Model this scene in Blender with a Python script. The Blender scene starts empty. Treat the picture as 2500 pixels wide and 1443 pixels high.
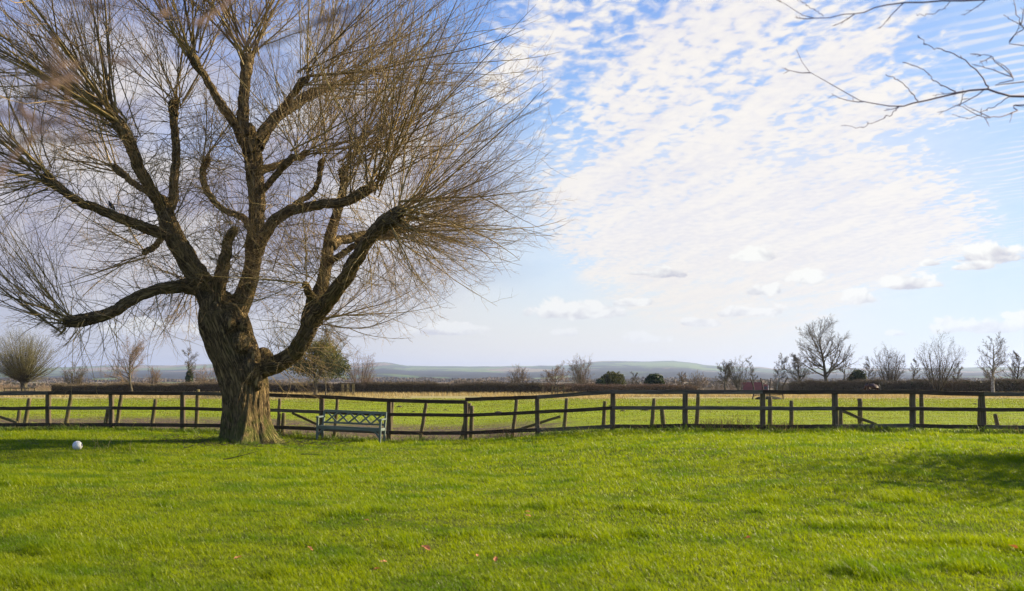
import bpy, math, random
import numpy as np
from mathutils import Vector
R = math.radians
rng = np.random.default_rng(7)
random.seed(7)

# ------------------------------------------------------------------ camera, sky, sun, exposure
EYE, F, HOR, CX = 1.55, 2430.0, 925.0, 1250.0       # eye height (m), focal length and horizon in photo pixels
sc = bpy.context.scene
cam_d = bpy.data.cameras.new("camera"); cam = bpy.data.objects.new("camera", cam_d)
sc.collection.objects.link(cam); sc.camera = cam
cam.location = (0, 0, EYE); cam.rotation_euler = (R(90), 0, 0)
cam_d.sensor_width = 36; cam_d.lens = 36 * F / 2500; cam_d.shift_y = (HOR - 721.5) / 2500
cam_d.clip_start = 0.1; cam_d.clip_end = 40000
cam_d.dof.use_dof = True; cam_d.dof.focus_distance = 24.0; cam_d.dof.aperture_fstop = 2.4
sc.view_settings.view_transform = 'Standard'; sc.view_settings.look = 'None'
sc.view_settings.gamma = 1; sc.view_settings.exposure = 1.25
sc.cycles.max_bounces = 8; sc.cycles.diffuse_bounces = 3; sc.cycles.transmission_bounces = 4
sc.cycles.volume_bounces = 0; sc.cycles.transparent_max_bounces = 8
EX = 2 ** 1.25

SUN_EL, SUN_AZ = R(27), R(20)          # azimuth from +X (right) towards +Y (away from the camera)
sdir = Vector((math.cos(SUN_EL) * math.cos(SUN_AZ), math.cos(SUN_EL) * math.sin(SUN_AZ), math.sin(SUN_EL)))
sd = bpy.data.lights.new("sun", 'SUN'); sd.energy = 5.0; sd.angle = R(0.5); sd.color = (1.0, 0.84, 0.58)
so = bpy.data.objects.new("sun", sd); sc.collection.objects.link(so)
so.rotation_euler = sdir.to_track_quat('Z', 'Y').to_euler()

class G:
    """tiny helper for node graphs"""
    def __init__(s, nt): s.nt = nt
    def n(s, t, **kw):
        o = s.nt.nodes.new(t)
        for k, v in kw.items(): setattr(o, k, v)
        return o
    def put(s, sock, v):
        if isinstance(v, bpy.types.NodeSocket): s.nt.links.new(v, sock)
        elif v is not None: sock.default_value = v
    def m(s, op, a, b=None, c=None, clamp=False):
        o = s.n('ShaderNodeMath', operation=op, use_clamp=clamp)
        s.put(o.inputs[0], a); s.put(o.inputs[1], b); s.put(o.inputs[2], c)
        return o.outputs[0]
    def add(s, a, b): return s.m('ADD', a, b)
    def sub(s, a, b): return s.m('SUBTRACT', a, b)
    def mul(s, a, b): return s.m('MULTIPLY', a, b)
    def div(s, a, b): return s.m('DIVIDE', a, b)
    def sstep(s, x, lo, hi, o0=0.0, o1=1.0):
        o = s.n('ShaderNodeMapRange', interpolation_type='SMOOTHSTEP')
        s.put(o.inputs['Value'], x); s.put(o.inputs['From Min'], lo); s.put(o.inputs['From Max'], hi)
        s.put(o.inputs['To Min'], o0); s.put(o.inputs['To Max'], o1)
        return o.outputs['Result']
    def xyz(s, x, y, z=0.0):
        o = s.n('ShaderNodeCombineXYZ')
        for i, v in enumerate((x, y, z)): s.put(o.inputs[i], v)
        return o.outputs[0]
    def sep(s, v):
        o = s.n('ShaderNodeSeparateXYZ'); s.put(o.inputs[0], v); return o.outputs
    def noise(s, vec, scale, detail=3, rough=0.5, dist=0.0, out='Fac'):
        o = s.n('ShaderNodeTexNoise'); s.put(o.inputs['Vector'], vec)
        o.inputs['Scale'].default_value = scale; o.inputs['Detail'].default_value = detail
        o.inputs['Roughness'].default_value = rough; o.inputs['Distortion'].default_value = dist
        return o.outputs[out]
    def mix(s, f, a, b, blend='MIX'):
        o = s.n('ShaderNodeMix', data_type='RGBA', blend_type=blend)
        s.put(o.inputs[0], f)
        for k, v in ((6, a), (7, b)):
            if not isinstance(v, bpy.types.NodeSocket): v = (*v[:3], 1.0)
            s.put(o.inputs[k], v)
        return o.outputs[2]
    def scalev(s, v, sx, sy, sz):
        o = s.n('ShaderNodeVectorMath', operation='MULTIPLY'); s.put(o.inputs[0], v)
        o.inputs[1].default_value = (sx, sy, sz); return o.outputs[0]

def srgb(r, g, b):
    f = lambda c: (c / 255 / 12.92) if c <= 10 else ((c / 255 + .055) / 1.055) ** 2.4
    return tuple(f(c) for c in (r, g, b))
def shown(r, g, b, k=1.0):                     # scene radiance that displays as this colour at our exposure
    return tuple(c / EX * k for c in srgb(r, g, b))

# (photo x, photo y, half width, half height) of the small cumulus clouds, turned into directions
CUMULUS = [(2415, 612, 98, 40), (2375, 648, 50, 13), (2215, 684, 72, 28), (2098, 720, 44, 30), (1970, 674, 50, 28),
           (1845, 618, 74, 26), (1632, 660, 66, 24), (1560, 664, 32, 10), (1400, 752, 130, 34), (2388, 790, 118, 30),
           (1700, 784, 60, 16), (1840, 756, 90, 22), (1570, 822, 66, 22), (1375, 808, 46, 16), (1870, 704, 50, 22),
           (2480, 768, 40, 14), (2180, 812, 30, 10), (1540, 735, 60, 16), (2270, 640, 26, 12), (1080, 800, 120, 26), (380, 800, 150, 30)]
def build_world():
    w = bpy.data.worlds.new("World"); sc.world = w; w.use_nodes = True
    nt = w.node_tree; nt.nodes.clear(); g = G(nt)
    out = g.n('ShaderNodeOutputWorld')
    sky = g.n('ShaderNodeTexSky', sky_type='NISHITA', sun_disc=False, sun_elevation=SUN_EL,
              sun_rotation=math.pi / 2 - SUN_AZ, air_density=1.0, dust_density=0.6, ozone_density=1.6)
    bg1 = g.n('ShaderNodeBackground'); g.put(bg1.inputs[0], sky.outputs[0]); bg1.inputs[1].default_value = 0.12
    tc = g.n('ShaderNodeTexCoord'); d = g.sep(tc.outputs['Generated'])
    dx, dy, dz = d[0], d[1], d[2]
    az = g.m('ARCTAN2', dx, dy)
    hyp = g.m('SQRT', g.add(g.mul(dx, dx), g.mul(dy, dy)))
    v = g.div(dz, g.m('MAXIMUM', hyp, 0.001))
    def A(x): return math.atan((x - CX) / F)
    def V(x, y): return (HOR - y) / F * math.cos(A(x))
    def ell(x, y, rx, ry):                      # 1 in the middle, 0 on the rim, negative outside
        a = g.div(g.sub(az, A(x)), rx / F); b = g.div(g.sub(v, V(x, y)), ry / F)
        return g.sub(1.0, g.m('SQRT', g.add(g.mul(a, a), g.mul(b, b))))
    # ---- high sheet: cells and ripples on a real overhead plane
    zz = g.m('MAXIMUM', g.add(dz, 0.055), 0.03)
    px, py = g.div(dx, zz), g.div(dy, zz)
    ca, sa = math.cos(R(-10)), math.sin(R(-10))
    bx = g.sub(g.mul(px, ca), g.mul(py, sa)); by = g.add(g.mul(px, sa), g.mul(py, ca))
    pv = g.xyz(bx, by)
    cell = g.noise(g.scalev(pv, 25, 18, 1), 1.0, 4, 0.5, 0.25)
    big = g.noise(g.scalev(pv, 3.6, 1.1, 1), 1.0, 3, 0.55, 0.5)
    mid = g.noise(g.scalev(pv, 7.5, 1.7, 1), 1.0, 3, 0.55, 0.6)
    wob = g.noise(g.xyz(px, py), 2.2, 2, 0.5)
    ph = g.add(g.mul(g.add(g.mul(px, 0.64), g.mul(py, 0.76)), 2 * math.pi / 0.062), g.mul(wob, 22.0))
    rip = g.add(g.mul(g.m('SINE', ph), 0.5), 0.5)
    m1 = g.sstep(ell(1800, 330, 600, 560), 0.0, 0.55)
    m2 = g.sstep(ell(1900, 560, 560, 200), 0.0, 0.6)
    m3 = g.sstep(ell(1500, 130, 420, 420), 0.0, 0.6)
    cover = g.m('MAXIMUM', g.m('MAXIMUM', m1, m2), g.mul(m3, 0.62))
    dens = g.add(g.add(g.mul(cover, 1.0), g.mul(g.sub(big, 0.5), 1.9)),
                 g.add(g.mul(g.sub(cell, 0.5), 2.5), g.mul(g.sub(mid, 0.5), 1.9)))
    dens = g.add(dens, g.mul(g.sstep(v, 0.27, 0.13), 0.45))
    sheet = g.mul(g.sstep(dens, 0.12, 1.02), 0.97)
    sheet = g.mul(sheet, g.sstep(cover, 0.0, 0.25))
    mr = g.sstep(ell(2420, 330, 480, 420), 0.0, 0.6)
    rmask = g.mul(mr, g.mul(g.sstep(rip, 0.35, 1.0), g.sstep(g.add(big, g.mul(mid, 0.6)), 0.6, 1.0, 0.12, 0.8)))
    sheet = g.m('MAXIMUM', sheet, g.mul(rmask, 0.85))
    veil = g.mul(g.sstep(ell(1860, 520, 740, 400), 0.0, 0.8), 0.78)      # thin milky veil under the sheet
    sheet = g.m('MAXIMUM', sheet, g.add(veil, g.mul(g.sub(mid, 0.5), g.mul(veil, 0.6))), clamp=True)
    # ---- left half: soft broken lavender and white cloud
    lv = g.xyz(g.mul(az, 5.0), g.mul(v, 9.0), 3.0)
    ln = g.noise(lv, 1.0, 5, 0.55, 0.4)
    lm = g.m('MAXIMUM', g.sstep(ell(520, 470, 1000, 560), 0.05, 0.5), g.sstep(ell(0, 700, 900, 400), 0.0, 0.4))
    left = g.mul(lm, g.sstep(g.add(ln, g.mul(v, -0.45)), 0.16, 0.40))
    lshade = g.sstep(g.noise(g.xyz(g.mul(az, 7.0), g.mul(v, 14.0), 9.0), 1.0, 5, 0.5, 0.6), 0.40, 0.62)
    lcol = g.mix(lshade, shown(168, 165, 186), shown(234, 227, 222))
    # ---- horizon glow and murk
    hz = g.mul(g.sstep(v, 0.17, 0.0), g.sstep(az, 0.16, 0.40, 1.0, 0.55))
    side = g.sstep(az, -0.35, 0.02)
    hcol = g.mix(side, shown(204, 206, 214), shown(250, 240, 218))
    hcol = g.mix(g.sstep(az, 0.25, 0.5), hcol, shown(212, 224, 228))
    hfac = g.m('MULTIPLY', g.m('POWER', hz, 1.15), 0.93)
    # ---- small cumulus
    nv = g.xyz(g.mul(az, 36.0), g.mul(v, 50.0), 1.0)
    cn = g.noise(nv, 1.0, 5, 0.6, 0.35)
    cn2 = g.noise(g.xyz(g.sub(g.mul(az, 36.0), 0.25), g.sub(g.mul(v, 50.0), 0.40), 1.0), 1.0, 3, 0.5, 0.35)
    best, low = None, None
    for (x, y, rx, ry) in CUMULUS:
        rx, ry = rx * 1.15, ry * 1.2
        a = g.div(g.sub(az, A(x)), rx / F); b = g.div(g.sub(v, V(x, y + ry * 0.35)), ry / F)
        bb = g.m('MAXIMUM', b, g.mul(b, -2.6))              # flat bases
        e = g.sub(1.0, g.m('SQRT', g.add(g.mul(a, a), g.mul(bb, bb))))
        best = e if best is None else g.m('MAXIMUM', best, e)
        lb = g.m('MULTIPLY', g.sstep(e, -0.2, 0.3), b)
        low = lb if low is None else g.add(low, lb)
    fld = g.add(best, g.mul(g.sub(cn, 0.5), 2.3))
    calpha = g.mul(g.sstep(fld, 0.14, 0.38), g.sstep(best, -0.6, 0.1))
    relief = g.add(g.mul(g.sub(cn2, cn), -3.4), g.add(g.mul(low, 1.0), 0.62))
    ccol = g.mix(g.m('MAXIMUM', g.m('MINIMUM', relief, 1.0), 0.0), shown(200, 198, 206), shown(255, 254, 246))
    calpha = g.mul(calpha, g.sstep(v, 0.02, 0.085, 0.5, 1.0))
    # ---- stack
    white = g.mix(g.sstep(g.add(cell, mid), 0.7, 1.25), shown(234, 231, 236), shown(253, 247, 239))
    deep = g.mix(g.sstep(v, 0.10, 0.42), shown(152, 198, 242), shown(90, 140, 220))
    deep = g.mix(g.sstep(az, -0.1, -0.35), deep, shown(122, 140, 208))
    deep = g.mix(g.sstep(az, 0.30, 0.50), deep, shown(132, 168, 218))
    bgd = g.n('ShaderNodeBackground'); g.put(bgd.inputs[0], deep); bgd.inputs[1].default_value = 1.0
    def layer(prev, col, fac):
        b = g.n('ShaderNodeBackground'); g.put(b.inputs[0], col); b.inputs[1].default_value = 1.0
        mx = g.n('ShaderNodeMixShader'); g.put(mx.inputs[0], fac); nt.links.new(prev, mx.inputs[1]); nt.links.new(b.outputs[0], mx.inputs[2])
        return mx.outputs[0]
    front = g.mul(g.sstep(v, -0.02, 0.0), 0.75)              # thin high cirrus haze evens the blue out
    s = layer(bg1.outputs[0], deep, front)
    s = layer(s, white, sheet)
    s = layer(s, lcol, g.mul(left, 0.92))
    s = layer(s, hcol, hfac)
    s = layer(s, ccol, calpha)
    nt.links.new(s, out.inputs[0])
    w.cycles.sampling_method = 'MANUAL'; w.cycles.sample_map_resolution = 512
build_world()

# ------------------------------------------------------------------ helpers
COL = sc.collection
def tag(o, label=None, cat=None, group=None, kind=None):
    for k, val in (('label', label), ('category', cat), ('group', group), ('kind', kind)):
        if val: o[k] = val
    return o
def empty(name, loc=(0, 0, 0)):
    o = bpy.data.objects.new(name, None); COL.objects.link(o); o.location = loc; o.empty_display_size = 0.3
    return o
def link(name, me, mat=None, parent=None, smooth=False):
    o = bpy.data.objects.new(name, me); COL.objects.link(o)
    if mat: me.materials.append(mat)
    if parent:
        o.parent = parent
        o.location = -parent.location if parent.parent is None else (0, 0, 0)
    if smooth: me.polygons.foreach_set('use_smooth', np.ones(len(me.polygons), dtype=bool))
    return o
def P(x, y, Y):                                     # photo pixel + real distance -> world point
    return np.array(((x - CX) * Y / F, Y, EYE + (HOR - y) * Y / F))
def raw_mesh(name, v, faces, n, attrs=None):
    """v (V,3) verts; faces (K,n) all with n corners"""
    me = bpy.data.meshes.new(name)
    v = np.ascontiguousarray(v, dtype=np.float32); faces = np.ascontiguousarray(faces, dtype=np.int32)
    me.vertices.add(len(v)); me.vertices.foreach_set('co', v.ravel())
    me.loops.add(faces.size); me.loops.foreach_set('vertex_index', faces.ravel())
    me.polygons.add(len(faces)); me.polygons.foreach_set('loop_start', np.arange(0, faces.size, n, dtype=np.int32))
    if attrs:
        for k, (typ, arr) in attrs.items():
            a = me.attributes.new(k, typ, 'POINT')
            a.data.foreach_set('vector' if typ == 'FLOAT_VECTOR' else 'value', np.ascontiguousarray(arr, dtype=np.float32).ravel())
    me.update(calc_edges=True)
    return me
def nrm(a): return a / np.maximum(np.linalg.norm(a, axis=-1, keepdims=True), 1e-9)
class Tubes:
    def __init__(s): s.v, s.f, s.a, s.n = [], [], [], 0
    def add(s, Pt, Rd, sides=4, var=None, disp=None):
        """Pt (M,N,3), Rd (M,N)"""
        Pt = np.asarray(Pt, float); Rd = np.asarray(Rd, float)
        if Pt.ndim == 2: Pt, Rd = Pt[None], Rd[None]
        M, N, _ = Pt.shape
        T = np.empty_like(Pt); T[:, 1:-1] = Pt[:, 2:] - Pt[:, :-2]; T[:, 0] = Pt[:, 1] - Pt[:, 0]; T[:, -1] = Pt[:, -1] - Pt[:, -2]
        T = nrm(T)
        m = nrm(T.mean(axis=1))
        ref = np.where(np.abs(m[:, 1:2]) < 0.75, np.array([[0, 1.0, 0]]), np.array([[1.0, 0, 0]]))[:, None, :]
        U = nrm(np.cross(T, np.broadcast_to(ref, T.shape))); W = np.cross(U, T)
        th = np.arange(sides) * 2 * math.pi / sides
        rr = Rd[:, :, None] * np.ones(sides)
        ln = np.concatenate([np.zeros((M, 1)), np.cumsum(np.linalg.norm(np.diff(Pt, axis=1), axis=2), axis=1)], axis=1)
        if disp is not None: rr = disp(rr, th, ln)
        vv = Pt[:, :, None] + rr[..., None] * (np.cos(th)[None, None, :, None] * U[:, :, None] + np.sin(th)[None, None, :, None] * W[:, :, None])
        idx = np.arange(M * N * sides).reshape(M, N, sides) + s.n
        nx = np.roll(idx, -1, axis=2)
        q = np.stack([idx[:, :-1], nx[:, :-1], nx[:, 1:], idx[:, 1:]], axis=-1).reshape(-1, 4)
        s.v.append(vv.reshape(-1, 3)); s.f.append(q); s.n += M * N * sides
        if var is None: var = rng.random(M)
        uv = np.stack([np.broadcast_to(Rd[:, :, None] * 0 + th * 0.0 + np.cos(th), rr.shape) * Rd[:, :, None],
                       np.broadcast_to(np.sin(th), rr.shape) * Rd[:, :, None],
                       np.broadcast_to(ln[:, :, None], rr.shape)], -1)
        s.a.append(np.concatenate([uv.reshape(-1, 3), np.repeat(np.broadcast_to(np.asarray(var, float), (M,)), N * sides)[:, None]], 1))
        return s
    def build(s, name, mat, parent=None, smooth=True):
        a = np.concatenate(s.a)
        me = raw_mesh(name, np.concatenate(s.v), np.concatenate(s.f), 4,
                      {'along': ('FLOAT_VECTOR', a[:, :3]), 'var': ('FLOAT', a[:, 3])})
        return link(name, me, mat, parent, smooth)
def grow(base, dirs, length, r0, N=6, up=0.0, wig=0.1, rtip=0.25, droop=0.0):
    """batch of curved shoots. base,dirs (M,3); length,r0 (M,)"""
    M = len(base); Pt = np.empty((M, N, 3)); Pt[:, 0] = base; d = nrm(dirs.copy())
    up = np.broadcast_to(up, (M,)); droop = np.broadcast_to(droop, (M,))
    for i in range(1, N):
        Pt[:, i] = Pt[:, i - 1] + d * (length / (N - 1))[:, None]
        k = i / (N - 1)
        d = d + rng.normal(0, wig, (M, 3)); d[:, 2] += (up - droop * (1 - 1.6 * k)) / (N - 1)
        d = nrm(d)
    t = np.linspace(0, 1, N)[None]
    return Pt, r0[:, None] * (1 - (1 - rtip) * t)
def spawn(Pt, Rd, K, t0=0.2, t1=0.98, a0=20, a1=50, l0=0.3, l1=0.6, rf=0.55, taper=0.7, bias=None):
    """K children on each tube -> base, dir, length, radius"""
    M, N, _ = Pt.shape
    L = np.linalg.norm(np.diff(Pt, axis=1), axis=2).sum(1)
    t = t0 + (t1 - t0) * (np.arange(K)[None] + rng.random((M, K))) / K
    x = t * (N - 1); i = np.minimum(x.astype(int), N - 2); fr = (x - i)[..., None]
    mi = np.arange(M)[:, None]
    p = Pt[mi, i] * (1 - fr) + Pt[mi, i + 1] * fr; tg = nrm(Pt[mi, i + 1] - Pt[mi, i])
    rd = Rd[mi, i] * (1 - fr[..., 0]) + Rd[mi, i + 1] * fr[..., 0]
    perp = nrm(np.cross(tg, rng.normal(size=(M, K, 3))))
    if bias is not None: perp = nrm(perp + np.asarray(bias))
    a = np.radians(a0 + (a1 - a0) * rng.random((M, K)))[..., None]
    d = tg * np.cos(a) + perp * np.sin(a)
    ln = L[:, None] * (l0 + (l1 - l0) * rng.random((M, K))) * (1 - taper * (t - t0) / max(t1 - t0, 1e-3))
    return p.reshape(-1, 3), d.reshape(-1, 3), ln.reshape(-1), (rd * rf).reshape(-1)
def catmull(pts, n):
    """pts (K,D) -> n samples of a smooth curve through them"""
    p = np.asarray(pts, float); p = np.vstack([2 * p[0] - p[1], p, 2 * p[-1] - p[-2]])
    K = len(p) - 3; u = np.linspace(0, K - 1e-6, n); i = u.astype(int); t = (u - i)[:, None]
    a, b, c, d = p[i], p[i + 1], p[i + 2], p[i + 3]
    return 0.5 * (2 * b + (c - a) * t + (2 * a - 5 * b + 4 * c - d) * t ** 2 + (3 * b - a - 3 * c + d) * t ** 3)
def smooth01(x, a, b):
    t = np.clip((x - a) / (b - a), 0, 1); return t * t * (3 - 2 * t)
def vnoise(x, y, seed=0):
    """cheap smooth 2-D value noise, vectorised"""
    x = np.asarray(x, float); y = np.asarray(y, float)
    xi, yi = np.floor(x), np.floor(y); fx, fy = x - xi, y - yi
    h = lambda a, b: np.modf(np.abs(np.sin(a * 127.1 + b * 311.7 + seed * 17.3) * 43758.5453))[0]
    fx, fy = fx * fx * (3 - 2 * fx), fy * fy * (3 - 2 * fy)
    return (h(xi, yi) * (1 - fx) + h(xi + 1, yi) * fx) * (1 - fy) + (h(xi, yi + 1) * (1 - fx) + h(xi + 1, yi + 1) * fx) * fy

# ------------------------------------------------------------------ lie of the land
FX = np.array([-60, -16.0, -12, -9, -5.5, -3.4, -1.3, 0.7, 2.7, 4.6, 8, 13, 60])
FD = np.array([29.3, 29.3, 29.3, 29.3, 29.3, 29.3, 29.2, 28.4, 27.3, 26.3, 26.0, 26.0, 26.0])   # fence distance
FZ = np.array([0.05, 0.05, 0.05, -0.02, -0.16, -0.28, -0.27, -0.1, 0.08, 0.16, 0.16, 0.12, 0.12])  # ground at the fence
def fence_y(x): return np.interp(x, FX, FD)
def gz(x, y):
    x = np.asarray(x, float); y = np.asarray(y, float)
    k = smooth01(y, 9, 25) * (1 - smooth01(y, 34, 70))
    z = np.interp(x, FX, FZ) * k
    z = z + (vnoise(x * 0.22, y * 0.22, 3) - 0.5) * 0.10 * smooth01(y, 2, 8) * (1 - smooth01(y, 19, 25)) \
          + (vnoise(x * 0.5, y * 0.5, 5) - 0.5) * 0.05 * (1 - smooth01(y, 60, 120))
    z = z - 0.11 * np.exp(-((x + 11.0) / 3.6) ** 2 - ((y - 22.0) / 3.0) ** 2)
    return z - 3.0 * smooth01(y, 115, 260)

# ------------------------------------------------------------------ materials
def new_mat(name):
    m = bpy.data.materials.new(name); m.use_nodes = True; nt = m.node_tree; nt.nodes.clear()
    g = G(nt); out = g.n('ShaderNodeOutputMaterial'); b = g.n('ShaderNodeBsdfPrincipled'); nt.links.new(b.outputs[0], out.inputs[0])
    b.inputs['Roughness'].default_value = 0.85; b.inputs['Specular IOR Level'].default_value = 0.25
    return m, g, b, out
def simple(name, c1, c2, scale=8, rough=0.8, bump=0.3, detail=4, coord='Object', stretch=(1, 1, 1), metal=0.0, spec=0.25):
    m, g, b, out = new_mat(name)
    tc = g.n('ShaderNodeTexCoord'); v = g.scalev(tc.outputs[coord], *stretch)
    n = g.noise(v, scale, detail, 0.6)
    g.put(b.inputs['Base Color'], g.mix(g.sstep(n, 0.3, 0.7), c1, c2))
    b.inputs['Roughness'].default_value = rough; b.inputs['Metallic'].default_value = metal; b.inputs['Specular IOR Level'].default_value = spec
    if bump:
        bp = g.n('ShaderNodeBump'); bp.inputs['Strength'].default_value = bump; bp.inputs['Distance'].default_value = 0.02
        g.put(bp.inputs['Height'], n); g.put(b.inputs['Normal'], bp.outputs[0])
    return m
def bark_mat(name, dark, light, moss=0.0, su=16, sv=2.2, bump=1.0):
    m, g, b, out = new_mat(name)
    at = g.n('ShaderNodeAttribute', attribute_name='along'); v = g.scalev(at.outputs['Vector'], su, su, sv)
    n = g.noise(v, 1.0, 6, 0.62, 0.4); n2 = g.noise(at.outputs['Vector'], 2.2, 4, 0.6)
    ridge = g.m('ABSOLUTE', g.mul(g.sub(n, 0.5), 2.0))
    h = g.sub(1.0, g.m('POWER', g.sub(1.0, g.m('MINIMUM', g.mul(ridge, 2.2), 1.0)), 2.0))
    c = g.mix(h, dark, light)
    c = g.mix(g.mul(g.sstep(n2, 0.45, 0.7), 0.45), c, (light[0] * 0.7, light[1] * 0.72, light[2] * 0.62))
    if moss:
        geo = g.n('ShaderNodeNewGeometry'); z = g.sep(geo.outputs['Position'])[2]
        nm = g.noise(geo.outputs['Position'], 5.0, 4, 0.6)
        nz = g.sep(geo.outputs['Normal'])[0]
        f = g.mul(g.sstep(g.add(g.mul(nm, 1.1), g.mul(z, -0.35)), 0.25, 0.65), moss)
        c = g.mix(f, c, (0.10, 0.13, 0.018))
        f2 = g.mul(g.sstep(g.noise(geo.outputs['Position'], 1.7, 5, 0.6), 0.52, 0.70), 0.55 * moss)
        c = g.mix(f2, c, (0.14, 0.13, 0.035))
    g.put(b.inputs['Base Color'], c); b.inputs['Roughness'].default_value = 0.9; b.inputs['Specular IOR Level'].default_value = 0.15
    bp = g.n('ShaderNodeBump'); bp.inputs['Strength'].default_value = bump; bp.inputs['Distance'].default_value = 0.06
    g.put(bp.inputs['Height'], h); g.put(b.inputs['Normal'], bp.outputs[0])
    return m
def twig_mat(name, c1, c2, rough=0.6):
    m, g, b, out = new_mat(name)
    at = g.n('ShaderNodeAttribute', attribute_name='var')
    g.put(b.inputs['Base Color'], g.mix(at.outputs['Fac'], c1, c2)); b.inputs['Roughness'].default_value = rough
    return m
def leaf_mat(name, c1, c2, trans=0.35, rough=0.45, patch=None, pscale=0.5, spec=0.3, tcol=None):
    """blades and leaves: per-blade colour, some light passes through"""
    m, g, b, out = new_mat(name)
    at = g.n('ShaderNodeAttribute', attribute_name='var')
    c = g.mix(at.outputs['Fac'], c1, c2)
    if patch:
        geo = g.n('ShaderNodeNewGeometry'); n = g.noise(geo.outputs['Position'], pscale, 4, 0.6)
        c = g.mix(g.sstep(n, 0.42, 0.68), c, patch)
    g.put(b.inputs['Base Color'], c); b.inputs['Roughness'].default_value = rough; b.inputs['Specular IOR Level'].default_value = spec
    t = g.n('ShaderNodeBsdfTranslucent'); g.put(t.inputs[0], g.mix(1.0, c, tcol or (1.25, 1.3, 0.5), 'MULTIPLY'))
    mx = g.n('ShaderNodeMixShader'); mx.inputs[0].default_value = trans
    g.nt.links.new(b.outputs[0], mx.inputs[1]); g.nt.links.new(t.outputs[0], mx.inputs[2]); g.nt.links.new(mx.outputs[0], out.inputs[0])
    return m

M_bark = bark_mat('willow_bark', (0.038, 0.026, 0.012), (0.42, 0.295, 0.14), moss=0.7)
M_shoot = twig_mat('willow_shoots', (0.10, 0.068, 0.022), (0.38, 0.27, 0.095), 0.5)
M_twig = twig_mat('willow_twigs', (0.14, 0.085, 0.035), (0.38, 0.26, 0.115), 0.55)
M_farbark = bark_mat('grey_bark', (0.05, 0.042, 0.03), (0.20, 0.17, 0.11), su=6, sv=1.0)
M_birch = bark_mat('birch_bark', (0.20, 0.17, 0.14), (0.62, 0.58, 0.50), su=3, sv=6)
M_fartwig = twig_mat('bare_twigs', (0.075, 0.055, 0.03), (0.17, 0.125, 0.07))
M_brown = twig_mat('brown_twigs', (0.19, 0.125, 0.07), (0.34, 0.23, 0.135))
M_olive = twig_mat('olive_shoots', (0.13, 0.12, 0.04), (0.24, 0.21, 0.09))
M_ever = leaf_mat('evergreen_leaves', (0.018, 0.032, 0.012), (0.07, 0.09, 0.025), 0.15, 0.5)
M_olvlf = leaf_mat('olive_leaves', (0.08, 0.085, 0.018), (0.25, 0.22, 0.05), 0.25, 0.5)
M_near = twig_mat('smooth_bark', (0.13, 0.08, 0.10), (0.19, 0.12, 0.14), 0.6)
M_nearL = twig_mat('ruddy_bark', (0.14, 0.09, 0.065), (0.22, 0.14, 0.10), 0.7)

def wood_mat(name, a, b_, algae=0.4):
    m, g, b, out = new_mat(name)
    tc = g.n('ShaderNodeTexCoord'); geo = g.n('ShaderNodeNewGeometry')
    at = g.n('ShaderNodeAttribute', attribute_name='grain')
    n = g.noise(g.scalev(at.outputs['Vector'], 1.5, 30, 30), 1.0, 5, 0.6)
    n2 = g.noise(geo.outputs['Position'], 2.5, 4, 0.6)
    c = g.mix(g.sstep(n, 0.3, 0.72), a, b_)
    c = g.mix(g.mul(g.sstep(n2, 0.45, 0.7), algae), c, (0.13, 0.125, 0.03))
    g.put(b.inputs['Base Color'], c); b.inputs['Roughness'].default_value = 0.85; b.inputs['Specular IOR Level'].default_value = 0.2
    bp = g.n('ShaderNodeBump'); bp.inputs['Strength'].default_value = 0.6; bp.inputs['Distance'].default_value = 0.006
    g.put(bp.inputs['Height'], n); g.put(b.inputs['Normal'], bp.outputs[0])
    return m
M_rail = wood_mat('dark_rail_wood', (0.030, 0.022, 0.015), (0.085, 0.062, 0.042), 0.15)
M_rail_grey = wood_mat('grey_rail_wood', (0.06, 0.052, 0.042), (0.16, 0.14, 0.11), 0.3)
M_post = wood_mat('post_wood', (0.06, 0.045, 0.03), (0.17, 0.13, 0.085), 0.35)
M_stake = wood_mat('stake_wood', (0.075, 0.06, 0.03), (0.20, 0.165, 0.085), 0.6)
M_bench = wood_mat('painted_wood', (0.085, 0.115, 0.105), (0.21, 0.25, 0.225), 0.12)
M_wire = simple('galvanised_wire', (0.18, 0.18, 0.17), (0.30, 0.30, 0.28), 20, 0.5, 0, metal=0.6)

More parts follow.
